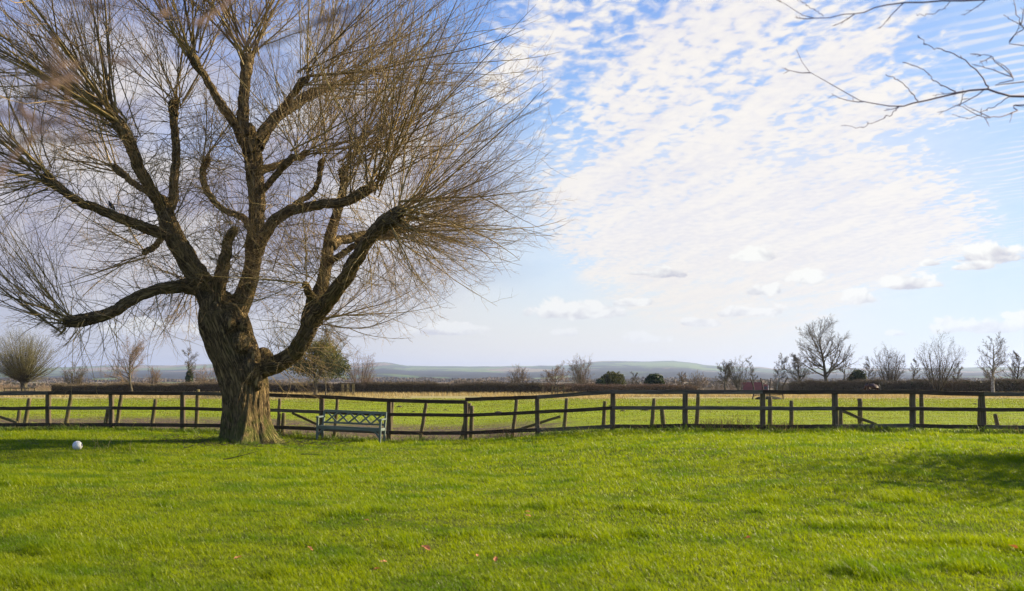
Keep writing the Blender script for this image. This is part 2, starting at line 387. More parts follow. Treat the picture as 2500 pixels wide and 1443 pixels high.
# ------------------------------------------------------------------ ground, hills
def build_ground():
    xs = np.unique(np.concatenate([np.linspace(-16, 16, 129), np.linspace(-60, 60, 81), np.sign(np.linspace(-1, 1, 41)) * np.abs(np.linspace(-1, 1, 41)) ** 3 * 12000]))
    ys = np.unique(np.concatenate([np.linspace(0, 40, 161), np.linspace(40, 120, 81), np.linspace(-80, 0, 21), 120 + np.linspace(0, 1, 50) ** 3 * 14000]))
    X, Y = np.meshgrid(xs, ys); Z = gz(X, Y)
    v = np.stack([X, Y, Z], -1).reshape(-1, 3); nx, ny = len(xs), len(ys)
    i = np.arange(nx * ny).reshape(ny, nx)
    f = np.stack([i[:-1, :-1], i[:-1, 1:], i[1:, 1:], i[1:, :-1]], -1).reshape(-1, 4)
    me = raw_mesh('ground', v, f, 4, {'off': ('FLOAT', (Y - fence_y(X)).ravel())})
    m, g, b, out = new_mat('ground')
    at = g.n('ShaderNodeAttribute', attribute_name='off'); off = at.outputs['Fac']
    geo = g.n('ShaderNodeNewGeometry'); pos = geo.outputs['Position']; sx, sy, sz = g.sep(pos)
    n1 = g.noise(pos, 0.35, 5, 0.6); n2 = g.noise(pos, 3.0, 5, 0.65); n3 = g.noise(g.scalev(pos, 0.5, 1.6, 1), 1.0, 6, 0.7)
    n4 = g.noise(pos, 14.0, 4, 0.7)
    lawn = g.mix(n2, (0.045, 0.055, 0.006), (0.10, 0.12, 0.008))
    field = g.mix(g.sstep(n3, 0.35, 0.68), (0.16, 0.215, 0.006), (0.25, 0.295, 0.010))
    field = g.mix(g.mul(g.sstep(g.noise(g.scalev(pos, 0.9, 2.6, 1), 1.0, 6, 0.75), 0.52, 0.64), 0.75), field, (0.09, 0.085, 0.03))
    field = g.mix(g.mul(g.sstep(n1, 0.5, 0.72), 0.35), field, (0.22, 0.22, 0.05))
    mud = g.mix(g.sstep(n4, 0.35, 0.7), (0.035, 0.024, 0.016), (0.19, 0.135, 0.085))
    straw = g.mix(n3, (0.27, 0.22, 0.10), (0.38, 0.32, 0.15))
    mudf = g.mul(g.mul(g.sstep(off, -0.7, -0.3), g.sstep(g.add(off, g.mul(n3, -18.0)), 3.5, -2.5)), g.sstep(g.add(sx, g.mul(n1, 4)), 4.5, 2.5))
    mudf = g.mul(mudf, g.sstep(n2, 0.36, 0.46))
    c = g.mix(g.sstep(off, -0.2, 0.3), lawn, field)
    c = g.mix(mudf, c, mud)
    c = g.mix(g.mul(g.sstep(g.add(sy, g.mul(n1, 22)), 76, 92), 0.9), c, straw)
    # arable and pasture beyond the hedge
    vo = g.n('ShaderNodeTexVoronoi', feature='F1'); g.put(vo.inputs['Vector'], g.scalev(pos, 0.006, 0.0022, 0)); vo.inputs['Scale'].default_value = 1.0
    fc = g.sep(vo.outputs['Color'])[0]
    far = g.mix(g.sstep(fc, 0.45, 0.55), (0.13, 0.10, 0.06), (0.11, 0.14, 0.035))
    far = g.mix(g.sstep(fc, 0.8, 0.85), far, (0.26, 0.20, 0.12))
    c = g.mix(g.sstep(sy, 100, 104), c, far)
    g.put(b.inputs['Base Color'], c); b.inputs['Roughness'].default_value = 0.95; b.inputs['Specular IOR Level'].default_value = 0.1
    bp = g.n('ShaderNodeBump'); bp.inputs['Strength'].default_value = 0.9; bp.inputs['Distance'].default_value = 0.12
    g.put(bp.inputs['Height'], g.add(n2, g.mul(n4, 0.4))); g.put(b.inputs['Normal'], bp.outputs[0])
    tag(link('ground', me, m, None, True), kind='structure')
build_ground()

SKY_X = [-3000, -800, 0, 120, 250, 400, 500, 530, 650, 800, 900, 935, 960, 985, 1050, 1200, 1300, 1400, 1430, 1470, 1560, 1640, 1690, 1720, 1780, 1865, 1900, 2000, 2300, 2500, 3400, 6000]
SKY_H = [22, 24, 27, 29, 33, 34, 37, 38, 38, 38, 40, 42.5, 39, 33, 32, 32, 33, 35, 41, 45, 44, 45, 41, 35, 32, 30, 25, 27, 28, 31, 26, 22]
def build_hills():
    D0, D1 = 2300.0, 6500.0
    xpx = np.linspace(-2500, 5500, 420); k = np.linspace(0, 1.25, 70)
    X0, K = np.meshgrid(xpx, k)
    D = D0 + (D1 - D0) * K
    H = np.interp(X0, SKY_X, SKY_H) + (vnoise(X0 / 22, X0 * 0, 8) - 0.5) * 1.6
    prof = np.clip(K, 0, 1) ** 1.7 * 0.86 + 0.14 * smooth01(K, 0.0, 0.25)
    prof = prof + 0.05 * (vnoise(X0 / 160, K * 6, 2) - 0.5) * smooth01(K, 0.05, 0.3) * (1 - smooth01(K, 0.75, 1.0))
    prof = np.where(K > 1, 1 - (K - 1) * 1.5, prof)
    Z = -3 + (H * D1 / F) * prof + EYE * prof
    X = (X0 - CX) * D / F
    v = np.stack([X, D, Z], -1).reshape(-1, 3); i = np.arange(v.shape[0]).reshape(70, 420)
    f = np.stack([i[:-1, :-1], i[:-1, 1:], i[1:, 1:], i[1:, :-1]], -1).reshape(-1, 4)
    me = raw_mesh('hills', v, f, 4)
    m, g, b, out = new_mat('hills')
    geo = g.n('ShaderNodeNewGeometry'); pos = geo.outputs['Position']
    warp = g.noise(g.scalev(pos, 0.002, 0.0012, 0.004), 1.0, 3, 0.5)
    p2 = g.n('ShaderNodeVectorMath', operation='ADD'); g.put(p2.inputs[0], g.scalev(pos, 0.0026, 0.0011, 0)); g.put(p2.inputs[1], g.xyz(g.mul(warp, 0.9), g.mul(warp, 0.6), 0.0))
    vo = g.n('ShaderNodeTexVoronoi', feature='F1', distance='CHEBYCHEV'); g.put(vo.inputs['Vector'], p2.outputs[0]); vo.inputs['Scale'].default_value = 1.0
    ve = g.n('ShaderNodeTexVoronoi', feature='DISTANCE_TO_EDGE'); g.put(ve.inputs['Vector'], p2.outputs[0]); ve.inputs['Scale'].default_value = 1.0
    r = g.sep(vo.outputs['Color'])[0]; r2 = g.sep(vo.outputs['Color'])[1]
    c = g.mix(g.sstep(r, 0.35, 0.5), (0.07, 0.105, 0.03), (0.125, 0.18, 0.04))
    c = g.mix(g.sstep(r, 0.72, 0.76), c, (0.22, 0.165, 0.10))
    wood = g.noise(g.scalev(pos, 0.0035, 0.0016, 0.02), 1.0, 5, 0.65)
    y = g.sep(pos)[1]
    lowland = g.sstep(y, 5200, 4000, 0.0, 0.15)
    c = g.mix(g.sstep(g.add(wood, lowland), 0.56, 0.60), c, (0.028, 0.030, 0.024))
    c = g.mix(g.sstep(ve.outputs['Distance'], 0.035, 0.015), c, (0.025, 0.030, 0.022))
    g.put(b.inputs['Base Color'], c); b.inputs['Roughness'].default_value = 1.0; b.inputs['Specular IOR Level'].default_value = 0.0
    tag(link('hills', me, m, None, True), kind='structure')
build_hills()

# ------------------------------------------------------------------ grass
def blades(name, x, y, h, w, lean, mat, z=None, seg=2, leanv=(-0.45, -0.05), spread=0.35, sink=0.01, curl=0.6):
    """one mesh of many grass blades; x,y,h,w (M,)"""
    M = len(x); z = gz(x, y) if z is None else z
    base = np.stack([x, y, z - sink], -1)
    a = rng.random(M) * 2 * math.pi
    side = np.stack([np.cos(a), np.sin(a), np.zeros(M)], -1)
    ln = np.stack([rng.normal(leanv[0], spread, M), rng.normal(leanv[1], spread, M), np.zeros(M)], -1) * lean
    vs = []
    for k in range(seg + 1):
        t = k / seg
        c = base + np.stack([np.zeros(M), np.zeros(M), h * (t - 0.18 * curl * t * t * np.linalg.norm(ln, axis=1))], -1) + ln * (h * (0.35 * t + curl * t * t))[:, None]
        ww = w * (1 - t * 0.55) * 0.5
        if k < seg: vs += [c - side * ww[:, None], c + side * ww[:, None]]
        else: vs += [c]
    V = np.stack(vs, 1); nv = V.shape[1]; o = (np.arange(M) * nv)[:, None]
    tris = []
    for k in range(seg - 1): tris += [[2 * k, 2 * k + 1, 2 * k + 3], [2 * k, 2 * k + 3, 2 * k + 2]]
    tris += [[2 * seg - 2, 2 * seg - 1, 2 * seg]]
    f = (o[:, None, :] + np.array(tris)[None]).reshape(-1, 3)
    me = raw_mesh(name, V.reshape(-1, 3), f, 3, {'var': ('FLOAT', np.repeat(rng.random(M), nv))})
    return link(name, me, mat, None, True)
def scatter(y0, y1, dens, margin=1.0, xmin=None, xmax=None):
    """random points on the ground inside the widening strip the photo looks at (and a margin beside it)"""
    n = int((y1 - y0) * (y0 + y1) / 2 * 2500 / F * dens * 1.12 + (y1 - y0) * 2 * margin * dens)
    y = np.sqrt(rng.random(n) * (y1 ** 2 - y0 ** 2) + y0 ** 2); hw = y * 1250 / F * 1.04 + margin
    x = (rng.random(n) * 2 - 1) * hw
    return x, y
M_grass = leaf_mat('lawn_grass', (0.130, 0.184, 0.002), (0.258, 0.292, 0.004), 0.5, 0.38, patch=(0.09, 0.155, 0.002), pscale=0.9, spec=0.16, tcol=(1.45, 1.5, 0.2))
M_field = leaf_mat('field_grass', (0.13, 0.18, 0.004), (0.25, 0.28, 0.010), 0.4, 0.5, spec=0.15, patch=(0.16, 0.135, 0.035), pscale=0.55)
M_straw = leaf_mat('dry_grass', (0.28, 0.215, 0.095), (0.48, 0.385, 0.19), 0.35, 0.7, tcol=(1.2, 1.1, 0.8))
M_weed = leaf_mat('weeds', (0.07, 0.12, 0.015), (0.15, 0.21, 0.03), 0.4, 0.45)
def build_lawn():
    xs, ys, hs, ws = [], [], [], []
    for (a, b_, dens, h0, w0) in ((5.5, 9.5, 4200, 0.055, 0.0055), (9.5, 13, 2700, 0.055, 0.0065), (13, 18, 1500, 0.056, 0.008), (18, 30.5, 800, 0.06, 0.011)):
        x, y = scatter(a, b_, dens)
        k = y < fence_y(x) + np.where((x > -6.8) & (x < 0.8), -0.25 - 0.35 * vnoise(x * 1.4, y * 0, 61), 0.25); x, y = x[k], y[k]
        n = 0.6 * vnoise(x * 1.3, y * 1.3, 1) + 0.4 * vnoise(x * 3.7, y * 3.7, 2)
        tuft = vnoise(x * 9, y * 9, 4)
        h = h0 * (0.40 + 0.55 * n + 0.55 * tuft * tuft) * (0.75 + 0.5 * rng.random(len(x)))
        h *= 1 + 1.1 * smooth01(vnoise(x * 2.1, y * 2.1, 51), .70, .86) * (0.5 + vnoise(x * 11, y * 11, 52))
        h *= 1 + 0.9 * np.exp(-np.abs(fence_y(x) - y) / 0.7)
        bare = (n < 0.16) & (rng.random(len(x)) < 0.6)
        q = ~bare
        xs.append(x[q]); ys.append(y[q]); hs.append(h[q]); ws.append((w0 * (0.7 + 0.6 * rng.random(len(x))))[q])
    x, y, h, w = map(np.concatenate, (xs, ys, hs, ws))
    tag(blades('lawn_grass', x, y, h, w, 1.0, M_grass), 'bright green unmown lawn grass leaning left in low sun', 'grass', kind='stuff')
    # paddock
    x, y = scatter(26.5, 78, 40, 2)
    k = (y > fence_y(x) + 0.6) & ~((y < fence_y(x) + 3.0 + 9.0 * vnoise(x * .4, y * .3, 77)) & (x < 2.5) & (rng.random(len(x)) < 0.975)); x, y = x[k], y[k]
    h = 0.05 * (0.5 + vnoise(x * 1.2, y * 1.2, 6)) * (1 + 0.4 * (y - 28) / 50)
    tag(blades('field_grass', x, y, h, 0.018 + 0.012 * rng.random(len(x)) + (y - 28) * 0.0005, 1.2, M_field, seg=1), 'short yellow-green grazed grass of the paddock behind the fence', 'grass', kind='stuff')
    x, y = scatter(74, 96.5, 22, 3)
    k = vnoise(x * 0.16, y * 0.16, 9) + (y - 74) / 26 > 0.72; x, y = x[k], y[k]
    h = 0.12 + 0.32 * rng.random(len(x)) * smooth01(y, 76, 92)
    tag(blades('dry_grass', x, y, h, 0.035 + 0.03 * rng.random(len(x)), 1.0, M_straw, seg=2, leanv=(-0.2, 0)), 'band of tall straw-coloured dry grass in front of the hedge', 'dry grass', kind='stuff')
build_lawn()

# ------------------------------------------------------------------ the pollarded willow
TD = 26.0                                             # its distance
def W(x, y, off=0.0):
    q = P(x, y, TD); q[1] += off; return q
def limb_pts(pts, n):
    """pts (photo x, photo y, depth offset m, radius px) -> centre line and radii"""
    a = np.array([[*W(x, y, o), r * TD / F] for x, y, o, r in pts]); c = catmull(a, n)
    return c[:, :3], np.maximum(c[:, 3], 0.01)
willow_base = P(606, 1078, TD); willow = empty('willow_tree', tuple(willow_base))
tag(willow, 'huge old bare pollarded willow with a thick ridged trunk beside the bench', 'tree')
def ridged(amp, k, seed, flare=0.0):
    def f(rr, th, ln):
        N = rr.shape[1]; out = rr.copy()
        L = ln[..., None]; T = th[None, None, :]
        tw = T + L * 0.10
        u = (np.cos(tw) * k, np.sin(tw) * k)
        r1 = np.abs(vnoise(u[0] + 7 + L * 0.9, u[1] + L * 0.35 + seed, seed) - 0.5) * 2
        r2 = np.abs(vnoise(u[0] * 2.6 + 3 + L * 1.9, u[1] * 2.6 + L * 1.1, seed + 1) - 0.5) * 2
        lob = vnoise(np.cos(tw) * 1.3 + 5 + L * 0.25, np.sin(tw) * 1.3 + L * 0.2 + seed, seed + 2) - 0.5
        out = rr * (1 + 0.30 * lob * min(1, amp * 18)) + amp * (r1 - 0.45) + amp * 0.85 * (np.sqrt(r2) - 0.55)
        if flare:
            q = 1.3; out = out / (np.abs(np.cos(T)) ** q + np.abs(np.sin(T + 0.12)) ** q) ** (1 / q) * 1.02
            fl = np.exp(-L / 0.35); out = out * (1 + flare * fl * (0.35 + 1.1 * vnoise(np.cos(T) * 2.2 + 4, np.sin(T) * 2.2 + 4, seed)))
        return out
    return f
# trunk
tp, tr = limb_pts([(612, 1092, 0, 58), (608, 1060, 0, 55), (605, 1020, 0, 53), (603, 970, 0, 53), (598, 925, 0, 55), (585, 880, 0, 55), (568, 835, 0, 55), (553, 795, 0, 55), (541, 765, 0, 52), (530, 735, 0, 40), (522, 712, 0, 22)], 190)
tt = Tubes().add(tp, tr, 150, disp=ridged(0.062, 4.2, 3, 0.40))
lump = [(622, 905, -0.45, 24), (628, 870, -0.38, 17), (600, 838, -0.50, 19), (606, 800, -0.40, 15), (575, 790, -0.52, 17), (634, 930, -0.35, 17), (525, 745, -0.3, 22), (500, 668, -0.3, 15), (640, 885, 0.1, 26)]
for k, (x, y, o, r) in enumerate(lump):               # burrs and the torn lip where the low limb leaves
    c = W(x, y, o); rr = r * TD / F; n = 18; ph = np.linspace(0.02, math.pi - 0.02, n)
    pp = np.stack([c[0] + 0 * ph, c[1] + 0 * ph, c[2] + np.cos(ph) * rr * 1.45], -1); tt.add(pp, np.sin(ph) * rr, 30, disp=ridged(0.05, 2.5, 11 + k))
tt.build('trunk', M_bark, willow)
LIMBS = {
 'A': [(535, 790, 0, 42), (515, 735, 0, 38), (496, 695, 0, 34), (470, 650, -.1, 31), (443, 603, -.1, 29), (420, 560, -.1, 27), (405, 515, -.1, 23), (398, 490, -.1, 19)],
 'A1': [(408, 525, -.1, 17), (418, 490, .1, 15), (415, 440, .2, 14), (418, 380, .3, 13), (421, 330, .3, 12), (418, 290, .3, 12), (416, 262, .3, 15), (415, 246, .3, 17)],
 'A2': [(402, 510, -.1, 20), (388, 478, -.3, 18), (371, 437, -.5, 17), (358, 395, -.7, 17), (345, 355, -.9, 18), (330, 328, -1., 18), (318, 312, -1., 14)],
 'A3': [(385, 480, -.2, 13), (350, 462, .3, 11), (318, 447, .6, 10), (287, 428, .8, 10), (262, 405, .9, 12), (248, 390, .9, 11)],
 'A4': [(436, 582, -.1, 18), (400, 572, -.4, 17), (350, 554, -.8, 15), (300, 536, -1.2, 14), (262, 520, -1.5, 12), (228, 496, -1.7, 12), (200, 474, -1.8, 15), (188, 466, -1.8, 12)],
 'A5': [(420, 572, 0, 11), (385, 572, .5, 10), (355, 580, .9, 10), (330, 595, 1.1, 10), (314, 604, 1.1, 9)],
 'A6': [(492, 700, 0, 24), (460, 702, -.3, 20), (425, 709, -.6, 17), (385, 728, -1., 16), (345, 760, -1.4, 16), (305, 783, -1.7, 17), (268, 792, -1.9, 19), (246, 796, -1.9, 17)],
 'A7': [(490, 690, .1, 16), (460, 678, .5, 13), (438, 688, .9, 12), (428, 694, 1., 9)],
 'B': [(548, 772, -.2, 26), (540, 735, -.3, 24), (546, 695, -.35, 22), (556, 655, -.35, 19), (564, 618, -.35, 16), (570, 588, -.35, 14), (580, 566, -.35, 13)],
 'C': [(565, 785, .1, 34), (582, 745, .15, 33), (600, 700, .2, 29), (613, 650, .2, 26), (619, 600, .2, 25), (620, 550, .2, 25), (620, 500, .2, 26), (616, 440, .2, 27), (611, 390, .2, 28), (604, 345, .2, 29), (600, 312, .2, 24)],
 'C1': [(592, 335, .2, 18), (572, 300, 0, 15), (552, 268, -.2, 14), (533, 236, -.3, 12), (510, 192, -.5, 11), (495, 165, -.6, 15), (486, 150, -.6, 14)],
 'C2': [(598, 330, .2, 22), (592, 290, .2, 19), (593, 250, .2, 17), (596, 208, .2, 16), (599, 165, .2, 18), (600, 138, .2, 20)],
 'C3': [(618, 350, .2, 22), (636, 310, .5, 20), (652, 270, .8, 18), (682, 235, 1.1, 17), (714, 205, 1.4, 16), (740, 184, 1.6, 17), (760, 172, 1.7, 13)],
 'C8': [(652, 275, .8, 11), (685, 262, .2, 10), (722, 246, -.4, 10), (752, 228, -.8, 12), (765, 220, -.9, 10)],
 'C4': [(632, 462, .2, 11), (665, 452, -.3, 10), (699, 429, -.7, 10), (724, 416, -1., 11), (738, 406, -1.1, 9)],
 'C9': [(630, 410, .3, 12), (662, 386, .8, 11), (692, 362, 1.2, 10), (712, 348, 1.5, 12), (722, 340, 1.5, 9)],
 'C5': [(625, 610, .1, 20), (652, 572, -.3, 18), (690, 540, -.7, 17), (735, 523, -1., 15), (785, 514, -1.3, 14), (830, 512, -1.5, 13), (875, 510, -1.6, 13), (912, 498, -1.7, 16), (930, 490, -1.7, 13)],
 'C6': [(700, 535, -.7, 10), (733, 497, -.3, 9), (764, 466, 0, 9), (776, 430, .1, 8), (780, 400, .1, 10), (788, 388, .1, 8)],
 'C7': [(605, 548, .2, 12), (575, 518, .5, 11), (530, 497, .8, 10), (494, 472, 1., 10), (476, 440, 1.1, 10), (468, 400, 1.1, 10), (473, 376, 1.1, 13), (476, 366, 1.1, 10)],
 'R': [(598, 915, -.05, 40), (635, 900, -.1, 32), (675, 891, -.2, 26), (708, 872, -.3, 25), (738, 842, -.4, 25), (760, 806, -.5, 25), (772, 768, -.5, 26), (778, 735, -.5, 24)],
 'R1': [(772, 775, -.5, 22), (778, 725, -.4, 21), (790, 678, -.3, 19), (799, 630, -.2, 18), (808, 580, -.1, 17), (818, 535, 0, 15), (828, 490, .1, 13), (836, 445, .2, 12), (837, 420, .2, 15), (836, 408, .2, 12)],
 'R2': [(772, 785, -.5, 24), (800, 756, -.8, 22), (830, 728, -1.1, 22), (864, 694, -1.4, 21), (896, 657, -1.8, 20), (924, 618, -2.1, 18), (955, 590, -2.4, 20), (985, 572, -2.6, 24), (1003, 560, -2.6, 18)],
 'R3': [(812, 602, -.2, 15), (830, 586, .1, 14), (866, 571, .4, 14), (908, 560, .7, 14), (945, 555, 1., 17), (962, 550, 1., 12)],
 'R4': [(798, 648, -.2, 11), (836, 630, -.6, 10), (880, 610, -.9, 9), (915, 597, -1.2, 11), (930, 590, -1.2, 9)],
 'R6': [(776, 742, -.5, 14), (768, 716, -.9, 12), (764, 703, -1., 10)],
}
for k, (nm, pts) in enumerate(LIMBS.items()):
    c, r = limb_pts(pts, 26 + 9 * len(pts)); r = r * 0.79; r0 = r.max()
    r = r * (1 + 0.30 * np.exp(-np.arange(len(r)) / 5.0))
    jit = np.cumsum(rng.normal(0, 0.012, c.shape), axis=0); jit -= np.linspace(0, 1, len(c))[:, None] * jit[-1]
    c = c + jit * 0.6
    t = Tubes().add(c, r, int(np.clip(r0 * 240, 22, 72)), disp=ridged(float(np.clip(r0 * 0.11, 0.010, 0.034)), 3.0, 20 + k))
    cap = 6; e = c[-1]; d = nrm(c[-1] - c[-2]); ph = np.linspace(0, math.pi / 2, cap)      # rounded knuckle on the end
    t.add(np.array([e + d * math.sin(a) * r[-1] * 0.9 for a in ph]), np.array([max(math.cos(a), 0.02) * r[-1] for a in ph]), 16)
    t.build('limb', M_bark, willow)
# pollard heads: x, y, depth, mean direction in the picture (deg, 0 right 90 up), depth lean, spread, number, length m, up-curve, thickness
HEADS = [
 (415, 246, .3, 100, 0, 36, 40, 5.4, .15, 1.0), (320, 314, -1., 124, -.25, 32, 54, 6.6, .1, 1.15), (345, 355, -.9, 132, .3, 34, 30, 6.0, .1, 1.0),
 (250, 392, .9, 138, .3, 34, 34, 4.6, .1, .9), (190, 467, -1.8, 164, -.2, 46, 66, 5.0, .15, .9), (318, 604, 1.1, 178, .2, 50, 24, 3.4, .2, .7),
 (247, 796, -1.9, 178, -.2, 62, 62, 3.6, .35, .75), (432, 692, 1., 190, .1, 75, 30, 2.4, .1, .6), (578, 566, -.35, 92, -.2, 50, 14, 2.4, .2, .6),
 (487, 150, -.6, 112, -.2, 42, 40, 5.0, .1, 1.0), (600, 138, .2, 92, .1, 32, 46, 4.8, .1, 1.1), (758, 174, 1.7, 54, .3, 44, 54, 5.6, .15, 1.0),
 (765, 220, -.9, 44, -.25, 42, 40, 5.4, .2, .95), (738, 406, -1.1, 52, -.2, 55, 32, 5.0, .3, .7), (722, 341, 1.5, 50, .3, 46, 36, 5.6, .25, .85),
 (930, 490, -1.7, 58, -.25, 46, 44, 5.0, .2, .95), (875, 510, -1.6, 75, -.2, 40, 20, 4.2, .2, .7), (786, 388, .1, 75, 0, 42, 24, 4.2, .2, .7),
 (475, 368, 1.1, 92, .2, 36, 22, 3.2, .1, .75), (836, 410, .2, 64, 0, 50, 38, 5.2, .25, .85), (960, 552, 1., 46, .25, 50, 40, 4.6, .25, .85),
 (1000, 562, -2.6, 44, -.15, 50, 46, 4.9, .15, 1.0), (985, 578, -2.6, -8, -.1, 46, 50, 3.9, .35, .7), (940, 560, 1., 0, .3, 55, 34, 3.0, .3, .6), (930, 592, -1.2, -30, -.3, 70, 34, 2.4, .3, .5),
 (764, 704, -1., 150, -.3, 60, 34, 2.5, .2, .55), (792, 790, -.5, -8, -.2, 50, 34, 3.0, .5, .6), (805, 620, -.2, 180, 0, 60, 18, 2.2, .2, .5), (640, 640, .2, 40, -.4, 80, 14, 2.2, .1, .5),
 (615, 420, .2, 100, -.4, 90, 26, 2.6, .3, .5), (520, 700, -.3, 100, -.5, 100, 20, 2.0, .1, .5), (410, 540, -.1, 160, -.4, 90, 20, 2.4, .2, .5), (560, 650, -.3, 60, -.5, 90, 16, 1.8, .1, .45)]
HC = W(590, 280)                                      # the crown's rounded outline: middle, half width and half height (m)
def hull(Pt, lim):
    def E(p):
        q = np.abs((p - HC) / np.array([9.3, 8.2, 6.75])); return (q ** 2.5).sum(-1) ** 0.4
    e0, e1 = E(Pt[:, 0]), E(Pt[:, -1]); L = lim * (1 + rng.normal(0, 0.03, len(Pt)))
    k = np.where(e1 > L, np.clip((L - e0) / np.maximum(e1 - e0, 1e-3), 0.12, 1), 1.0)
    return Pt[:, :1] + (Pt - Pt[:, :1]) * k[:, None, None]
def build_willow_crown():
    big, fine = Tubes(), Tubes()
    for (x, y, o, ang, lean, spr, n, L, up, th) in HEADS:
        n = int(n * 0.54); c = W(x, y, o)
        a = np.radians(ang + rng.uniform(-1, 1, n) * spr * (0.6 + 0.4 * rng.random(n)) * 1.45)
        dy = lean + rng.normal(0, 0.38, n)
        d = nrm(np.stack([np.cos(a), dy, np.sin(a)], -1))
        base = c + rng.normal(0, 0.12, (n, 3)) + d * 0.02
        ln = L * 1.2 * (0.42 + 0.6 * rng.random(n) ** 0.7)
        horiz = 1 - np.abs(np.sin(a)) * 0.8
        r = th * (0.012 + 0.023 * rng.random(n) ** 1.8) * (ln / L) ** 0.7
        dr = np.where(np.sin(a) < 0.25, 0.35, 0.0)
        Pt, Rd = grow(base, d, ln, r, 14, up * horiz * 1.4 + rng.normal(0, 0.22, n), 0.050, 0.14, dr)
        Pt = hull(Pt, 0.93)
        b0, d0, l0, r0 = spawn(Pt, Rd, 2, 0.08, 0.55, 14, 40, 0.5, 0.8, 0.72, 0.3)       # mid-sized forks off each shoot
        P0, R0 = grow(b0, d0, l0, r0, 14, 0.3 + rng.normal(0, .15, len(l0)), 0.06, 0.16)
        Pt = np.concatenate([Pt, hull(P0, 0.95)]); Rd = np.concatenate([Rd, R0])
        big.add(Pt, Rd, 6)
        b1, d1, l1, r1 = spawn(Pt, Rd, 7, 0.12, 0.98, 22, 66, 0.20, 0.46, 0.5, 0.5)
        P1, R1 = grow(b1, d1, l1, np.maximum(r1, 0.0038), 8, 0.55, 0.11, 0.30)
        P1 = hull(P1, 0.985); fine.add(P1, R1, 4)
        b2, d2, l2, r2 = spawn(P1, R1, 3, 0.15, 0.95, 24, 62, 0.25, 0.55, 0.6, 0.4)
        P2, R2 = grow(b2, d2, l2, np.maximum(r2, 0.0024), 5, 0.3, 0.14, 0.45)
        P2 = hull(P2, 1.0); fine.add(P2, R2, 3)
    # thin whips straight off the limbs
    for nm in ('A', 'A2', 'A4', 'A6', 'C', 'C5', 'C7', 'R', 'R1', 'R2', 'C3', 'B', 'A1'):
        c, r = limb_pts(LIMBS[nm], 20)
        b1, d1, l1, r1 = spawn(c[None], r[None], 80, 0.12, 0.98, 40, 95, 0.25, 0.7, 0.1, 0.0)
        l1 = np.clip(l1, 0.6, 2.3)
        P1, R1 = grow(b1, d1, l1, np.full(len(l1), 0.0095), 12, 0.1, 0.13, 0.3, 0.7)
        big.add(P1, R1, 5)
        b2, d2, l2, r2 = spawn(P1, R1, 6, 0.2, 0.95, 25, 60, 0.3, 0.6, 0.5, 0.4)
        P2, R2 = grow(b2, d2, l2, np.maximum(r2, 0.0028), 6, 0.1, 0.14, 0.4)
        fine.add(P2, R2, 3)
    cr = big.build('crown', M_shoot, willow); cr['label'] = 'long straight shoots fanning from the pollard heads'
    tw = fine.build('twigs', M_twig, willow)
    tw.parent = cr; tw.location = (0, 0, 0)
build_willow_crown()

# ------------------------------------------------------------------ timber pieces
def beam(bm_list, p0, p1, w, h, nseg=6, jit=0.004, up=(0, 0, 1), chamfer=0.12, ends=(1.0, 1.0)):
    """a sawn length of timber from p0 to p1: chamfered section w (across) x h (up), slightly warped"""
    p0, p1 = np.array(p0, float), np.array(p1, float); d = nrm(p1 - p0); u = np.array(up, float)
    if abs(np.dot(u, d)) > 0.9: u = np.array([0, 1.0, 0])
    s = nrm(np.cross(d, u)); u = np.cross(s, d)
    c = chamfer * min(w, h)
    sec = np.array([(-w / 2, -h / 2 + c), (-w / 2 + c, -h / 2), (w / 2 - c, -h / 2), (w / 2, -h / 2 + c), (w / 2, h / 2 - c), (w / 2 - c, h / 2), (-w / 2 + c, h / 2), (-w / 2, h / 2 - c)])
    L = np.linalg.norm(p1 - p0); rings = []; gr = []
    for i in range(nseg + 1):
        t = i / nseg; k = ends[0] + (ends[1] - ends[0]) * t
        off = (rng.normal(0, jit, 2) if 0 < i < nseg else np.zeros(2)); sc_ = k * (1 + rng.normal(0, jit * 2))
        ctr = p0 + d * L * t + s * off[0] + u * off[1]
        rings.append(ctr + sec[:, :1] * sc_ * s + sec[:, 1:] * sc_ * u)
        gr.append(np.column_stack([np.full(8, L * t), sec[:, 0], sec[:, 1]]) + bm_list.seed)
    bm_list.seed += 1.7
    n0 = bm_list.n; V = np.concatenate(rings); bm_list.v.append(V); bm_list.g.append(np.concatenate(gr)); bm_list.n += len(V)
    for i in range(nseg):
        for j in range(8):
            a, b_ = n0 + i * 8 + j, n0 + i * 8 + (j + 1) % 8
            bm_list.f.append((a, b_, b_ + 8, a + 8))
    bm_list.f.append(tuple(n0 + j for j in range(7, -1, -1))); bm_list.f.append(tuple(n0 + nseg * 8 + j for j in range(8)))
    return bm_list
class Timber:
    def __init__(s): s.v, s.f, s.g, s.n, s.seed = [], [], [], 0, float(rng.random() * 50)
    def beam(s, *a, **k): return beam(s, *a, **k)
    def build(s, name, mat, parent=None):
        me = bpy.data.meshes.new(name); me.from_pydata(np.concatenate(s.v).tolist(), [], s.f)
        a = me.attributes.new('grain', 'FLOAT_VECTOR', 'POINT'); a.data.foreach_set('vector', np.concatenate(s.g).astype(np.float32).ravel())
        me.update(); return link(name, me, mat, parent)

